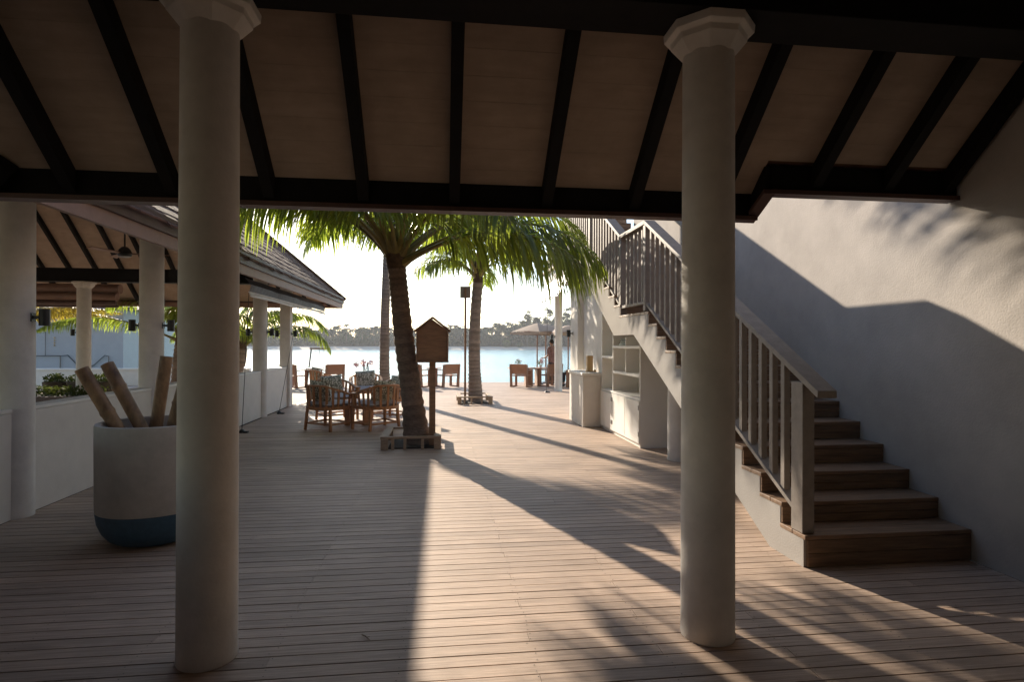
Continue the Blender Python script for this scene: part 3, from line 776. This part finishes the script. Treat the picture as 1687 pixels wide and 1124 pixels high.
o = thing('fallen_twig', 'small dry twig lying on the deck near the edge of the sunlight', 'twig', (-.39,3.13,.004), R(-50))
b = MB(); b.tube([(-.035,0,.003),(0,.004,.005),(.04,-.002,.003)], [.003,.004,.002], 6); b.tube([(0,.004,.005),(.02,.014,.006)], [.002,.001], 5); b.build('stick', M['planter'], o)
# birdhouse board
t = thing('birdhouse', 'brown wooden birdhouse with a gabled roof on a square post', 'birdhouse', (-.135,8.85,0))
b = MB(); b.box((-.047,-.047,.02),(.047,.047,1.30)); b.build('post', M['boxwood'], t, bevel=.004)
b = MB()
b.prism([(-.215,1.285),(.215,1.285),(.215,1.745),(0,1.905),(-.215,1.745)], lambda p, k: (p[0], -.10 if k == 0 else .10, p[1])); b.build('box', M['boxwood'], t)
for sx in (-1, 1):
    b = MB(); b.box((sx*.217-.012*(1-sx)*0-.0,-.13,1.275),(sx*.217+sx*.02,.12,1.735)) if sx > 0 else b.box((-.237,-.13,1.275),(-.217,.12,1.735)); b.build('side_board', M['boxwood'], t)
    b = MB(); b.bar((sx*.268,0,1.725),(sx*-.002,0,1.937), .31, .026, up=(0,0,1)) ; b.build('roof_board', M['boxwood'], t, bevel=.003)
b = MB(); b.box((-.24,-.135,1.262),(.24,.125,1.283)); b.build('floor_board', M['boxwood'], t)
# tall signpost
t = thing('signpost', 'tall thin wooden pole with a small square board on top', 'signpost', (.625,15.55,0))
b = MB(); b.box((-.028,-.028,.02),(.028,.028,3.02)); b.build('pole', M['boxwood'], t)
b = MB(); b.box((-.14,.03,2.76),(.14,.052,3.07)); b.build('board', M['greywood'], t, bevel=.003)

# ------------------------------------------------------------------ armchairs
def pillow(b, w, h, d, M4, m=0):
    n = 10; n0 = len(b.v)
    for s in (-1, 1):
        for i in range(n+1):
            for j in range(n+1):
                u = -1+2*i/n; v = -1+2*j/n
                puff = ((1-u**4)*(1-v**4))**.55
                x = u*w/2*(1-.06*(1-abs(v))*0 - .05*(1-v*v)*abs(u)); z = v*h/2*(1-.05*(1-u*u)*abs(v))
                b.v.append(tuple(M4 @ Vector((x, s*d/2*puff, z))))
    for s in (0, 1):
        o = n0 + s*(n+1)**2
        for i in range(n):
            for j in range(n):
                q = (o+i*(n+1)+j, o+(i+1)*(n+1)+j, o+(i+1)*(n+1)+j+1, o+i*(n+1)+j+1)
                b.f.append(q if s == 0 else q[::-1]); b.m.append(m); b.t.append(.5)
def armchair(label, loc, rz):
    t = thing('armchair', label, 'armchair', loc, rz, 'slatted armchairs by the low wall')
    # plan of the wrap-around back, open to +Y
    def plan(u):            # u -1..1 from left arm tip round the back to right arm tip
        a = u*1.0; au = abs(a)
        if au > .62:
            k = (au-.62)/.38; return (math.copysign(.335,a), -.02+.30*k)
        ang = au/.62*math.pi/2; return (math.copysign(.335*math.sin(ang)**.85,a), -.02-.30*math.cos(ang)**.9)
    def topz(u): return .80 - .16*min(1,max(0,(abs(u)-.18)/.62))**1.2
    us = [-1+2*i/40 for i in range(41)]
    b = MB()
    tops = [(plan(u)[0]*1.07, plan(u)[1]*1.07-.0, topz(u)) for u in us]
    for i in range(40):
        A, B = Vector(tops[i]), Vector(tops[i+1]); b.bar(A, B+(B-A)*.12, .055, .03)
    b.build('top_rail', M['teak'], t)
    b = MB(); low = [(plan(u)[0], plan(u)[1], .40) for u in us]
    for i in range(40):
        A, B = Vector(low[i]), Vector(low[i+1]); b.bar(A, B+(B-A)*.12, .04, .055)
    b.bar((-.335,.27,.40),(.335,.27,.40), .04, .05); b.build('seat_rail', M['teak'], t)
    b = MB(); b.box((-.30,-.22,.385),(.30,.25,.405)); b.build('seat_board', M['teak'], t)
    for u in [-.86,-.70,-.55,-.42,-.28,-.14,0,.14,.28,.42,.55,.70,.86]:
        b = MB(); p = plan(u); w = .028
        tang = Vector((plan(u+.02)[0]-plan(u-.02)[0], plan(u+.02)[1]-plan(u-.02)[1], 0)).normalized()
        b.bar((p[0],p[1],.425),(p[0]*1.065,p[1]*1.065,topz(u)-.012), .018, .042, up=tang); b.build('slat', M['teak'], t)
    for u, sp in ((-.97,1.02),(.97,1.02),(-.36,1.12),(.36,1.12)):
        p = plan(u); b = MB(); f = abs(u) > .9
        b.bar((p[0]*sp,p[1]*sp,.001),(p[0],p[1],.43), .042, .042, up=(0,1,0))
        if f: b.bar((p[0],p[1],.43),(p[0]*1.06,p[1]*1.04,topz(u)-.01), .04, .04, up=(0,1,0))
        b.build('leg', M['teak'], t, bevel=.004)
    b = MB(); q = [(plan(u)[0]*1.04, plan(u)[1]*1.05, .12) for u in (-.97,-.36,.36,.97)]
    for i in range(3): b.bar(q[i], q[i+1], .022, .03)
    b.bar((q[0][0],q[0][1],.12),(q[3][0],q[3][1],.12), .022, .03); b.build('stretcher', M['teak'], t)
    b = MB(); M4 = Matrix.Translation((0,.0,.465)) @ Matrix.Rotation(R(90),4,'X'); pillow(b, .63, .56, .13, M4); b.build('seat_cushion', M['cushion'], t, smooth=60)
    b = MB(); M4 = Matrix.Translation((0,-.17,.68)) @ Matrix.Rotation(R(14),4,'X') @ Matrix.Rotation(R(4),4,'Y'); pillow(b, .46, .42, .17, M4); b.build('pillow', M['pattern'], t, smooth=60)
    return t
def face(x, y, tx, ty): return math.atan2(-(tx-x), ty-y)
TB = (-1.58, 11.40)
ch = armchair('slatted teak armchair nearest the low wall with its back to the camera', (-2.02,10.78,0), face(-2.02,10.78,*TB))
def more(x, y, label, tgt=TB, da=0): dup(ch, (x,y,0), face(x,y,*tgt)+R(da), label)
more(-1.15, 10.76, 'slatted teak armchair next to the thick palm trunk with its back to the camera', da=6)
more(-2.12, 12.15, 'slatted teak armchair with patterned pillow on the far left side of the low table')
more(-.98, 12.2, 'slatted teak armchair half hidden by the thick palm trunk')
more(-1.78, 14.1, 'slatted teak armchair behind the low table with a pillow facing the camera', (-1.5,12.0))
more(-3.25, 16.6, 'slatted teak armchair at the end of the low wall beside the square pillar', (-2.3,17.2))
t = thing('low_table', 'low dark table between the slatted armchairs', 'table', (*TB,0))
b = MB(); b.lathe([(.34,.42),(.36,.425),(.36,.45),(.34,.455)], seg=32); b.build('tabletop', M['teak'], t, smooth=30)
for k in range(4):
    a = R(45+90*k); b = MB(); d = Vector((math.cos(a), math.sin(a), 0))
    b.bar(d*.24, d*.24+Vector((0,0,.418)), .13, .035, up=d); b.build('leg', M['teak'], t)

# plank chairs by the water
def plank_chair(label, loc, rz):
    t = thing('plank_chair', label, 'chair', loc, rz, 'brown plank chairs by the water')
    for sx in (-1, 1):
        b = MB(); b.box((sx*.30-.03,.20,.001),(sx*.30+.03,.30,.62)); b.build('front_leg', M['brownplank'], t, bevel=.004)
        b = MB(); b.hexa([(sx*.30-.03,-.30,.001),(sx*.30+.03,-.30,.001),(sx*.30+.03,-.18,.001),(sx*.30-.03,-.18,.001),(sx*.30-.03,-.36,.80),(sx*.30+.03,-.36,.80),(sx*.30+.03,-.26,.80),(sx*.30-.03,-.26,.80)]); b.build('back_leg', M['brownplank'], t, bevel=.004)
        b = MB(); b.box((sx*.30-.028,-.178,.002),(sx*.30+.028,.198,.04)); b.build('runner', M['brownplank'], t)
        b = MB(); b.box((sx*.30-.028,-.24,.585),(sx*.30+.028,.198,.615)); b.build('armrest', M['brownplank'], t)
    b = MB(); n = 8
    for i in range(n):
        za, zb = .46+.355*i/n, .46+.355*(i+1)/n
        f = lambda z: -.30-.07*(z-.46)/.35 + .03*math.sin((z-.46)/.355*math.pi)
        b.hexa([(-.315,f(za)-.012,za),(.315,f(za)-.012,za),(.315,f(za)+.008,za),(-.315,f(za)+.008,za),(-.315,f(zb)-.012,zb),(.315,f(zb)-.012,zb),(.315,f(zb)+.008,zb),(-.315,f(zb)+.008,zb)])
    b.build('backrest', M['leather'], t)
    b = MB(); b.box((-.268,-.27,.385),(.268,.28,.425)); b.build('seat', M['leather'], t, bevel=.008)
    return t
pk = plank_chair('brown plank chair left of the small table beside the thick palm trunk', (-.82,20.9,0), R(-32))
def plank(x, y, rz, label): dup(pk, (x,y,0), R(rz), label)
plank(.20, 20.9, 30, 'brown plank chair between the birdhouse post and the far slim palm')
plank(-3.78, 20.9, 30, 'brown plank chair just behind the left armchairs near the water')
plank(-5.05, 20.9, -28, 'brown plank chair beside the square pillar near the water')
plank(2.85, 20.7, -28, 'brown plank chair left of the table under the parasols')
plank(3.92, 20.9, 28, 'brown plank chair in front of the standing waiter')
def side_table(label, loc, w=.5, first=None):
    if first: return dup(first, loc, 0, label)
    t = thing('side_table', label, 'table', loc, 0, 'small square tables by the water')
    b = MB(); b.box((-.27,-.27,.63),(.27,.27,.66)); b.build('tabletop', M['brownplank'], t, bevel=.004)
    b = MB(); b.box((-.13,-.13,.03),(.13,.13,.628)); b.build('pedestal', M['brownplank'], t, bevel=.004)
    b = MB(); b.box((-.2,-.2,.001),(.2,.2,.03)); b.build('foot', M['brownplank'], t, bevel=.004)
    return t
s1 = side_table('small square table behind the birdhouse post', (-.27,21.25,0))
side_table('small square table left of the brown plank chair behind the armchairs', (-4.42,21.2,0), first=s1)
t = thing('dining_table', 'wide brown dining table with plates and flowers under the parasols', 'table', (3.3,21.3,0))
b = MB(); b.box((-.85,-.4,.62),(.75,.4,.655)); b.build('tabletop', M['brownplank'], t, bevel=.004)
for sx in (-.15,.25): b = MB(); b.box((sx-.08,-.3,.001),(sx+.08,.3,.618)); b.build('pedestal', M['brownplank'], t, bevel=.004)

def leaves(b, c, r, n, size, rr, m=0, squash=1.0, shell=.0):
    c = Vector(c)
    for _ in range(n):
        while True:
            v = Vector((rr.uniform(-1,1), rr.uniform(-1,1), rr.uniform(-1,1)))
            if shell < v.length <= 1: break
        p = c + Vector((v.x*r, v.y*r, v.z*r*squash))
        a = Vector((rr.uniform(-1,1), rr.uniform(-1,1), rr.uniform(-1,1))).normalized(); q = a.cross(Vector((rr.uniform(-1,1), rr.uniform(-1,1), rr.uniform(-1,1)))).normalized()
        s = size*rr.uniform(.6,1.3)
        b.poly([p-a*s, p+q*s*.45, p+a*s, p-q*s*.45], m, rr.random())
rr = random.Random(21)
for i, (x, y, l) in enumerate(((2.78,21.15,'green flower bunch at the left end of the dining table'),(3.62,21.2,'pink flower bunch beside the waiter on the dining table'))):
    o = thing('flower_vase', l, 'flowers', (x,y,.656), 0, 'flower vases on the dining table')
    b = MB(); b.lathe([(.04,0),(.05,.05),(.03,.11)], seg=12); b.build('vase', M['white'], o, smooth=50)
    b = MB(); leaves(b, (0,0,.19), .13, 60, .035, rr); b.build('leaves', M['bush'], o)
    b = MB(); leaves(b, (.03,-.03,.23), .12, 26 if i == 0 else 60, .03, rr); b.build('blossoms', M['petal'], o)
for i, (x, y, l) in enumerate(((3.05,21.05,'white plate near the left end of the dining table'),(3.32,21.05,'white plate in the middle of the dining table'))):
    b = MB(); b.lathe([(.05,0),(.09,.008),(.115,.018)], seg=18); o = b.build('plate', M['white'], smooth=50, loc=(x,y,.656)); tag(o, l, 'plate', 'plates on the dining table')

# parasols
def parasol(label, x, y, w, z0, z1, rz, base=0):
    o = thing('parasol', label, 'parasol', (x,y,base), R(rz), 'beige parasols by the water')
    b = MB(); b.tube([(0,0,.05),(0,0,z1-.02)], .024, 10); b.build('pole', M['brownplank'], o, smooth=50)
    b = MB(); b.lathe([(.24,.002),(.24,.04),(.05,.07)], seg=20); b.build('base', M['steel'], o, smooth=40)
    b = MB(); h = w/2; cs = [(-h,-h),(h,-h),(h,h),(-h,h)]; n = 8
    for k in range(4):
        a, c = Vector(cs[k]), Vector(cs[(k+1)%4])
        for i in range(n):
            for j in range(n):
                def pt(u, v):
                    e = a.lerp(c, u); s = math.sin(math.pi*u)*.05*v
                    return (e.x*v, e.y*v, z1-(z1-z0)*(v**1.12) + s*.6)
                b.poly([pt(i/n,j/n), pt((i+1)/n,j/n), pt((i+1)/n,(j+1)/n), pt(i/n,(j+1)/n)])
        b.poly([(a.x,a.y,z0),(c.x,c.y,z0),(c.x*1.0,c.y*1.0,z0-.09),(a.x*1.0,a.y*1.0,z0-.09)])
    b.build('canopy', M['canvas'], o, smooth=30)
    for k in range(4):
        b = MB(); b.bar((0,0,z1-.42),(cs[k][0]*.6,cs[k][1]*.6,z1-(z1-z0)*.6-.02), .02, .02); b.build('rib', M['brownplank'], o)
parasol('leftmost beige parasol over the dining table by the water', 3.62, 21.95, 1.45, 1.98, 2.33, 40)
parasol('beige parasol behind the leftmost one beside the slim column', 4.05, 22.5, 1.6, 1.98, 2.32, 12)
parasol('brown shaded parasol seen between the slim column and the pilaster', 4.75, 21.6, 1.5, 1.95, 2.25, 5)

# ------------------------------------------------------------------ people
def skin_body(name, joints, edges, m, parent, root=0, sub=2):
    me = bpy.data.meshes.new(name); me.from_pydata([j[:3] for j in joints], edges, [])
    o = bpy.data.objects.new(name, me); COL.objects.link(o); o.parent = parent
    md = o.modifiers.new('Skin', 'SKIN'); md.use_smooth_shade = True
    for i, j in enumerate(joints):
        sv = me.skin_vertices[0].data[i]; r = j[3] if len(j) > 3 else .05; r2 = j[4] if len(j) > 4 else r
        sv.radius = (r, r2); sv.use_root = (i == root)
    s = o.modifiers.new('Subdivision', 'SUBSURF'); s.levels = sub; s.render_levels = sub
    me.materials.append(m); return o
def person(label, loc, rz, seated, shirt, trousers, hold=False):
    t = thing('person', label, 'person', loc, rz, None)
    hz = .48 if seated else .90
    J = [(0,0,hz,.13,.10),(0,0,hz+.16,.125,.09),(0,.01,hz+.36,.15,.10),(0,0,hz+.50,.085,.07),(0,.01,hz+.555,.048,.05),(0,.028,hz+.61,.062,.072),(0,.022,hz+.68,.074,.092),(0,.012,hz+.745,.070,.085),(0,.008,hz+.785,.045,.055)]
    E_ = [(i,i+1) for i in range(8)]
    for sx in (-1,1):
        n = len(J); up = hold or seated
        w_ = Vector((sx*.17,.25,hz+.10)) if up else Vector((sx*.23,.05,hz-.06)); f_ = Vector((0,1,0.06)) if up else Vector((0,.12,-1))
        h_ = w_ + f_.normalized()*.07
        J += [(sx*.17,0,hz+.46,.055,.055),(sx*.215,-.01,hz+.20,.042,.042),(*w_,.027,.027),(*h_,.034,.018)]
        E_ += [(3,n),(n,n+1),(n+1,n+2),(n+2,n+3)]
        for k, (o, L) in enumerate(((-.026,.060),(-.009,.072),(.009,.068),(.026,.052))):
            m = len(J); a = h_ + Vector((o,0,0)) + f_.normalized()*.025; b2 = a + f_.normalized()*L*.6 + Vector((0,0,-.012)) ; c2 = b2 + f_.normalized()*L*.4 + Vector((0,0,-.022))
            J += [(*a,.0095,.0095),(*b2,.0085,.0085),(*c2,.007,.007)]; E_ += [(n+3,m),(m,m+1),(m+1,m+2)]
        m = len(J); a = w_ + f_.normalized()*.03 + Vector((-sx*.032,0,.004)); b2 = a + f_.normalized()*.04 + Vector((-sx*.018,0,-.01))
        J += [(*a,.012,.012),(*b2,.009,.009)]; E_ += [(n+2,m),(m,m+1)]
        n = len(J)
        if seated: J += [(sx*.09,.06,hz-.0,.085,.085),(sx*.12,.42,hz+.0,.062,.062),(sx*.12,.44,.10,.042,.042),(sx*.12,.53,.04,.034,.03)]
        else: J += [(sx*.09,.0,hz-.06,.085,.085),(sx*.10,.02,.48,.058,.058),(sx*.10,-.01,.10,.042,.042),(sx*.11,.09,.04,.034,.028)]
        E_ += [(0,n),(n,n+1),(n+1,n+2),(n+2,n+3)]
        b = MB(); fx, fy = (sx*.12,.50) if seated else (sx*.105,.06)
        b.tube([(fx,fy-.11,.045),(fx,fy-.05,.055),(fx,fy+.05,.045),(fx,fy+.13,.035),(fx,fy+.155,.03)], [.036,.046,.045,.036,.012], 12); b.build('shoe', M['cloth_dark'], t, smooth=60)
        b = MB(); b.lathe([(.002,.0),(.010,.004),(.012,.012),(.008,.022),(.002,.026)], c=(sx*.03,.098), seg=10); b.build('eye', M['black'], t, smooth=60, loc=(0,0,hz+.682))
        b = MB(); b.tube([(sx*.074,.012,hz+.70),(sx*.084,.006,hz+.685),(sx*.080,.014,hz+.655)], [.010,.018,.008], 8); b.build('ear', M['skin'], t, smooth=60)
    skin_body('body', J, E_, M['skin'], t)
    b = MB(); b.tube([(0,.098,hz+.69),(0,.122,hz+.655),(0,.10,hz+.645)], [.007,.014,.010], 8); b.build('nose', M['skin'], t, smooth=60)
    b = MB(); b.tube([(-.024,.088,hz+.617),(0,.100,hz+.615),(.024,.088,hz+.617)], [.004,.007,.004], 8); b.build('mouth', M['petal'], t, smooth=60)
    # hair: a cap that follows the skull, lower at the back
    b = MB(); n0 = 0; rows_ = []
    for i in range(9):
        th = i/8*R(128)
        row = []
        for k in range(20):
            ph = 2*math.pi*k/20; back = .5-.5*math.sin(ph); tt = th*(.62+.38*back)
            row.append(Vector((.083*math.sin(tt)*math.cos(ph), .012+.101*math.sin(tt)*math.sin(ph), hz+.705+.108*math.cos(tt))))
        rows_.append(row)
    for i in range(8):
        for k in range(20): b.poly([rows_[i][k],rows_[i+1][k],rows_[i+1][(k+1)%20],rows_[i][(k+1)%20]])
    b.build('hair', M['hair'], t, smooth=80)
    K = [(0,0,hz-.14,.178,.152),(0,0,hz+.04,.176,.150),(0,0,hz+.18,.158,.122),(0,.01,hz+.36,.165,.118),(0,0,hz+.49,.10,.085)]; EK = [(0,1),(1,2),(2,3),(3,4)]
    for sx in (-1,1):
        n = len(K); K += [(sx*.175,0,hz+.46,.068,.068),(sx*.213,-.01,hz+.22,.056,.056)]; EK += [(4,n),(n,n+1)]
    skin_body('shirt', K, EK, shirt, t)
    K = [(0,0,hz+.10,.10,.08),(0,0,hz+.0,.125,.10)]; EK = [(0,1)]
    for sx in (-1,1):
        n = len(K)
        if seated: K += [(sx*.095,.06,hz,.098,.095),(sx*.12,.42,hz,.075,.075),(sx*.12,.44,.14,.055,.055)]
        else: K += [(sx*.095,0,hz-.08,.10,.098),(sx*.10,.02,.48,.074,.074),(sx*.10,-.01,.10,.060,.060)]
        EK += [(1,n),(n,n+1),(n+1,n+2)]
    skin_body('trousers', K, EK, trousers, t)
    return t
person('standing waiter in a reddish shirt and dark trousers beside the slim column', (4.18,21.9,0), R(35), False, M['cloth_plaid'], M['cloth_dark'], True)
person('seated guest in a white shirt between the slim column and the pilaster', (4.75,20.4,0), R(70), True, M['cloth_white'], M['cloth_dark'])
person('seated guest in a reddish shirt at the far end of the terrace', (5.0,19.2,0), R(50), True, M['cloth_plaid'], M['cloth_dark'])
plank(4.75, 20.38, 70, 'brown plank chair under the guest in white')
plank(5.0, 19.18, 50, 'brown plank chair under the guest in the reddish shirt')

# orchids, ladder, swing post
o = thing('potted_orchid', 'pink orchid sprays in a slim pot behind the patterned pillow', 'flowers', (-2.55,19.6,0))
b = MB(); b.lathe([(.10,.0),(.13,.25),(.15,.42),(.13,.43)], seg=18); b.build('pot', M['potwhite'], o, smooth=50)
b = MB(); rr = random.Random(5); sp = []
for k in range(4):
    a = k*1.6; e = Vector((math.cos(a)*.22, math.sin(a)*.1, .92+.06*math.sin(k*2)));
    b.tube([(0,0,.40),(e.x*.4,e.y*.4,.72),tuple(e)], .006, 6); sp.append(e)
b.build('stem', M['petiole'], o)
b = MB()
for e in sp: leaves(b, e+Vector((0,0,-.03)), .09, 26, .05, rr)
b.build('blossoms', M['petal'], o)
o = thing('ladder_rail', 'dark metal ladder rail at the deck edge behind the pink orchid', 'ladder', (-3.0,23.0,0))
for x in (0,.14): b = MB(); b.tube([(x,.1,.0),(x,.05,.72),(x+.03,-.02,.80),(x+.10,-.25,.45),(x+.16,-.4,.0)], .018, 8); b.build('rail', M['steel'], o, smooth=60)
o = thing('swing_post', 'dark slanting post with a short crossbar and ropes by the water', 'swing', (-4.95,22.6,0))
b = MB(); b.tube([(-.05,0,0),(.10,0,1.32)], .025, 8); b.build('post', M['dark'], o)
b = MB(); b.box((.05,-.03,1.30),(.78,.03,1.37)); b.build('crossbar', M['greywood'], o)
for x in (.40,.56): b = MB(); b.tube([(x,0,1.30),(x,0,.2)], .006, 5); b.build('rope', M['rope'], o)
b = MB(); b.box((.36,-.09,.18),(.60,.09,.205)); b.build('seat', M['greywood'], o)

# ------------------------------------------------------------------ beyond the pavilion
rr = random.Random(31)
o = thing('clipped_hedge', 'low clipped green hedge running along inside the pavilion wall', 'hedge')
b = MB(); b.box((-10.4,13.25,.0),(-7.2,13.75,.40)); b.build('planter_box', M['fascia'], o)
b = MB()
for k in range(46):
    leaves(b, (-10.35+k*.069, 13.5, .47), .16, 60, .035, rr)
b.build('foliage', M['hedge'], o)
t = thing('parapet', 'low pale parapet at the far edge of the left terrace', 'wall')
b = MB(); b.box((-19,22.4,0),(-7.0,22.6,.56)); b.build('wall', M['plaster'], t); b = MB(); b.box((-19,22.36,.562),(-7.0,22.64,.61)); b.build('coping', M['white'], t)
for i, (x, l) in enumerate(((-9.62,'leftmost dark woven basket planter before the pale parapet'),(-9.05,'middle dark woven basket planter before the pale parapet'),(-8.5,'dark woven basket planter nearest the pavilion column'))):
    o = thing('basket_planter', l, 'planter', (x,15.9,0), 0, 'woven basket planters')
    b = MB(); b.lathe([(.17,.0),(.24,.3),(.27,.55),(.25,.56)], seg=20); b.build('basket', M['basket'], o, smooth=40)
    b = MB(); leaves(b, (0,0,.62), .26, 240, .05, rr, squash=.55); b.build('plant', M['hedge'], o)
t = thing('pool_building', 'low grey blue building with a thin dark roof beyond the left terrace', 'building')
b = MB(); b.box((-24,27.5,-1.0),(-13.9,33,2.95)); b.build('wall', M['bluewall'], t)
b = MB(); b.hexa([(-25,26.8,2.955),(-13.0,26.8,2.955),(-13.0,33.6,2.955),(-25,33.6,2.955),(-25,26.8,3.06),(-13.0,26.8,3.06),(-16,30,3.5),(-22,30,3.5)]); b.build('roof', M['slate'], t)
b = MB(); zc = 1.0
pp = [(-17.6,27.42,.55),(-17.6,27.42,.95),(-16.4,27.42,.95)]
b.tube(pp, .02, 6); b.tube([(-16.4,27.42,.30),(-16.4,27.42,.95),(-16.1,27.42,.98),(-15.6,27.42,.42),(-15.35,27.42,.38),(-15.05,27.42,.55),(-14.6,27.42,.98),(-14.45,27.42,.93),(-14.45,27.42,.3)], .022, 6); b.tube([(-17.0,27.42,.95),(-17.0,27.42,2.0)], .012, 6)
b.build('handrail', M['steel'], t)
b = MB()
for k in range(4): b.lathe([(.0,1.36+k*.11),(.045,1.40+k*.11),(.0,1.44+k*.11)], c=(-16.65,27.44), seg=10)
b.build('lantern_string', M['lampwood'], t, smooth=60)

# far shore woods: one mass, plus the trees one can tell apart
rr = random.Random(77); b = MB()
def farpalm(b, x, y, z, h, rr):
    b.tube([(x,y,z),(x+rr.uniform(-.6,.6),y,z+h)], [.22,.14], 5, 1, tone=.5)
    top = Vector(b.v[-1]); 
    for k in range(13):
        a = rr.uniform(0,6.28); L = rr.uniform(2.0,3.0); e = rr.uniform(-.3,1.1); p = top.copy(); tn = rr.random()
        for s in range(4):
            d = Vector((math.cos(a)*math.cos(e), math.sin(a)*math.cos(e), math.sin(e))); q = p + d*L/4
            w = .5*(1-s/5); sd = Vector((-math.sin(a),math.cos(a),0))*w
            b.poly([p-sd+Vector((0,0,-.25)), p, q, q-sd+Vector((0,0,-.25))], 0, tn); b.poly([p+sd+Vector((0,0,-.25)), p, q, q+sd+Vector((0,0,-.25))], 0, tn)
            p = q; e -= .45
for row, (d0, d1, st_, hf) in enumerate(((26,60,.62,1.0),(14,26,.75,.86),(8,13,1.0,.62))):
    x = -190 if row == 0 else -130
    while x < 80:
        x += rr.uniform(.6,1.4)*st_
        d = rr.uniform(d0,d1); y = shoreY(x)+d; z = .3+d*.012
        right = max(0,(x-14)/26); hmax = (5.3 + .7*math.sin(x*.13) + .5*math.sin(x*.41) + 4.2*min(1,right))*hf
        if rr.random() < (.75 if row < 2 else .3): farpalm(b, x, y, z, hmax*rr.choice((.8,.95,1.05,1.15,1.35)), rr)
        h = hmax*rr.uniform(.55,.92)
        for k in range(3): leaves(b, (x+rr.uniform(-.6,.6), y+rr.uniform(-1,1), z+h*(.2+.27*k)), h*.17+.45, 40, .44, rr, squash=.95)
for k in range(110):
    x = rr.uniform(-120,70); leaves(b, (x, shoreY(x)+rr.uniform(7,10), 1.0+rr.random()*.6), rr.uniform(.8,1.5), 40, .4, rr, squash=.8)
struct(b.build('far_shore_woods', [M['farleaf'], M['bark']]), 'stuff')
def casuarina(x, y, h, label):
    o = thing('casuarina_tree', label, 'tree', (x,y,.4), 0, 'tall trees on the far shore')
    b = MB(); b.tube([(0,0,0),(.2,0,h*.5),(.1,0,h)], [.35,.2,.04], 7); b.build('trunk', M['bark'], o)
    b = MB(); 
    for k in range(34):
        u = .22+.78*rr.random(); w = h*.24*(1.08-u)**.7+.35; a = rr.uniform(0,6.28); q = rr.uniform(.25,1)*w
        leaves(b, (.15+q*math.cos(a), q*math.sin(a), h*u), rr.uniform(.6,1.2), 40, .38, rr, squash=.7)
    b.build('crown', M['cas'], o)
casuarina(33.2, 226, 13.6, 'tall feathery tree above the left parasol on the far shore')
casuarina(37.2, 229, 11.2, 'shorter feathery tree between the two tallest on the far shore')
casuarina(41.0, 225, 15.4, 'tallest feathery tree left of the slim column on the far shore')
casuarina(46.2, 231, 12.8, 'feathery tree hidden behind the slim column on the far shore')
casuarina(49.2, 226, 15.0, 'tall feathery tree between the slim column and the pilaster')
for x, r, l in ((25.0,1.7,'round light green bush on the far beach right of the slim palm'),(30.2,1.25,'smaller round bush on the far beach left of the parasol pole')):
    o = thing('round_bush', l, 'bush', (x,shoreY(x)+4.5,.1), 0, 'round bushes on the far beach')
    b = MB(); leaves(b, (0,0,r*.85), r, 420, .30, rr, squash=.8, shell=.4); b.build('foliage', M['bush'], o)
    b = MB(); b.tube([(0,0,-.3),(0,0,r)], .15, 6); b.build('stem', M['bark'], o)

# ------------------------------------------------------------------ light, sky, air
SUN_EL, SUN_AZ = 21.2, -22.0               # azimuth from +Y towards +X
w = bpy.data.worlds.new('World'); sc.world = w; w.use_nodes = True
nt = w.node_tree; bg = nt.nodes['Background']
sk = nt.nodes.new('ShaderNodeTexSky'); sk.sky_type = 'NISHITA'; sk.sun_disc = False
sk.sun_elevation = R(SUN_EL); sk.sun_rotation = R(SUN_AZ % 360); sk.air_density = 1.0; sk.dust_density = .5; sk.ozone_density = 1.2
nt.links.new(sk.outputs['Color'], bg.inputs['Color']); bg.inputs['Strength'].default_value = .105
sd = bpy.data.lights.new('sun', 'SUN'); sd.energy = 4.1; sd.angle = R(.55); sd.color = (1,.87,.70)
so = bpy.data.objects.new('sun', sd); COL.objects.link(so)
dv = Vector((math.sin(R(SUN_AZ))*math.cos(R(SUN_EL)), math.cos(R(SUN_AZ))*math.cos(R(SUN_EL)), math.sin(R(SUN_EL))))
so.rotation_euler = dv.to_track_quat('Z', 'Y').to_euler(); so.location = (-3,12,9)

b = MB(); b.box((-1600,-60,-3.2),(1600,1600,42))
hz = bpy.data.materials.new('haze'); hz.use_nodes = True; hn = hz.node_tree
for n in list(hn.nodes): hn.nodes.remove(n)
ho = hn.nodes.new('ShaderNodeOutputMaterial'); hv = hn.nodes.new('ShaderNodeVolumePrincipled')
hv.inputs['Color'].default_value = (.93,.95,1,1); hv.inputs['Density'].default_value = .0005; hv.inputs['Anisotropy'].default_value = .25
hn.links.new(hv.outputs[0], ho.inputs['Volume'])
struct(b.build('haze', hz), 'stuff')
# ------------------------------------------------------------------ camera
cam = bpy.data.cameras.new('camera'); co = bpy.data.objects.new('camera', cam); COL.objects.link(co)
cam.sensor_width = 36; cam.lens = 960/1687*36; cam.clip_end = 12000; cam.clip_start = .05
yaw = math.atan(116/960); pitch = math.atan(4/960)
co.matrix_world = Matrix.Translation((0,0,1.55)) @ Matrix.Rotation(-yaw,4,'Z') @ Matrix.Rotation(R(90)+pitch,4,'X') @ Matrix.Rotation(.003,4,'Z')
sc.camera = co

sc.view_settings.view_transform = 'Standard'; sc.view_settings.look = 'None'; sc.view_settings.exposure = 1.46; sc.view_settings.gamma = 1
sc.render.engine = 'CYCLES'
sc.cycles.use_denoising = True
try: sc.cycles.denoiser = 'OPENIMAGEDENOISE'
except Exception: pass
sc.cycles.max_bounces = 10; sc.cycles.diffuse_bounces = 6; sc.cycles.transparent_max_bounces = 8
sc.cycles.caustics_reflective = False; sc.cycles.caustics_refractive = False
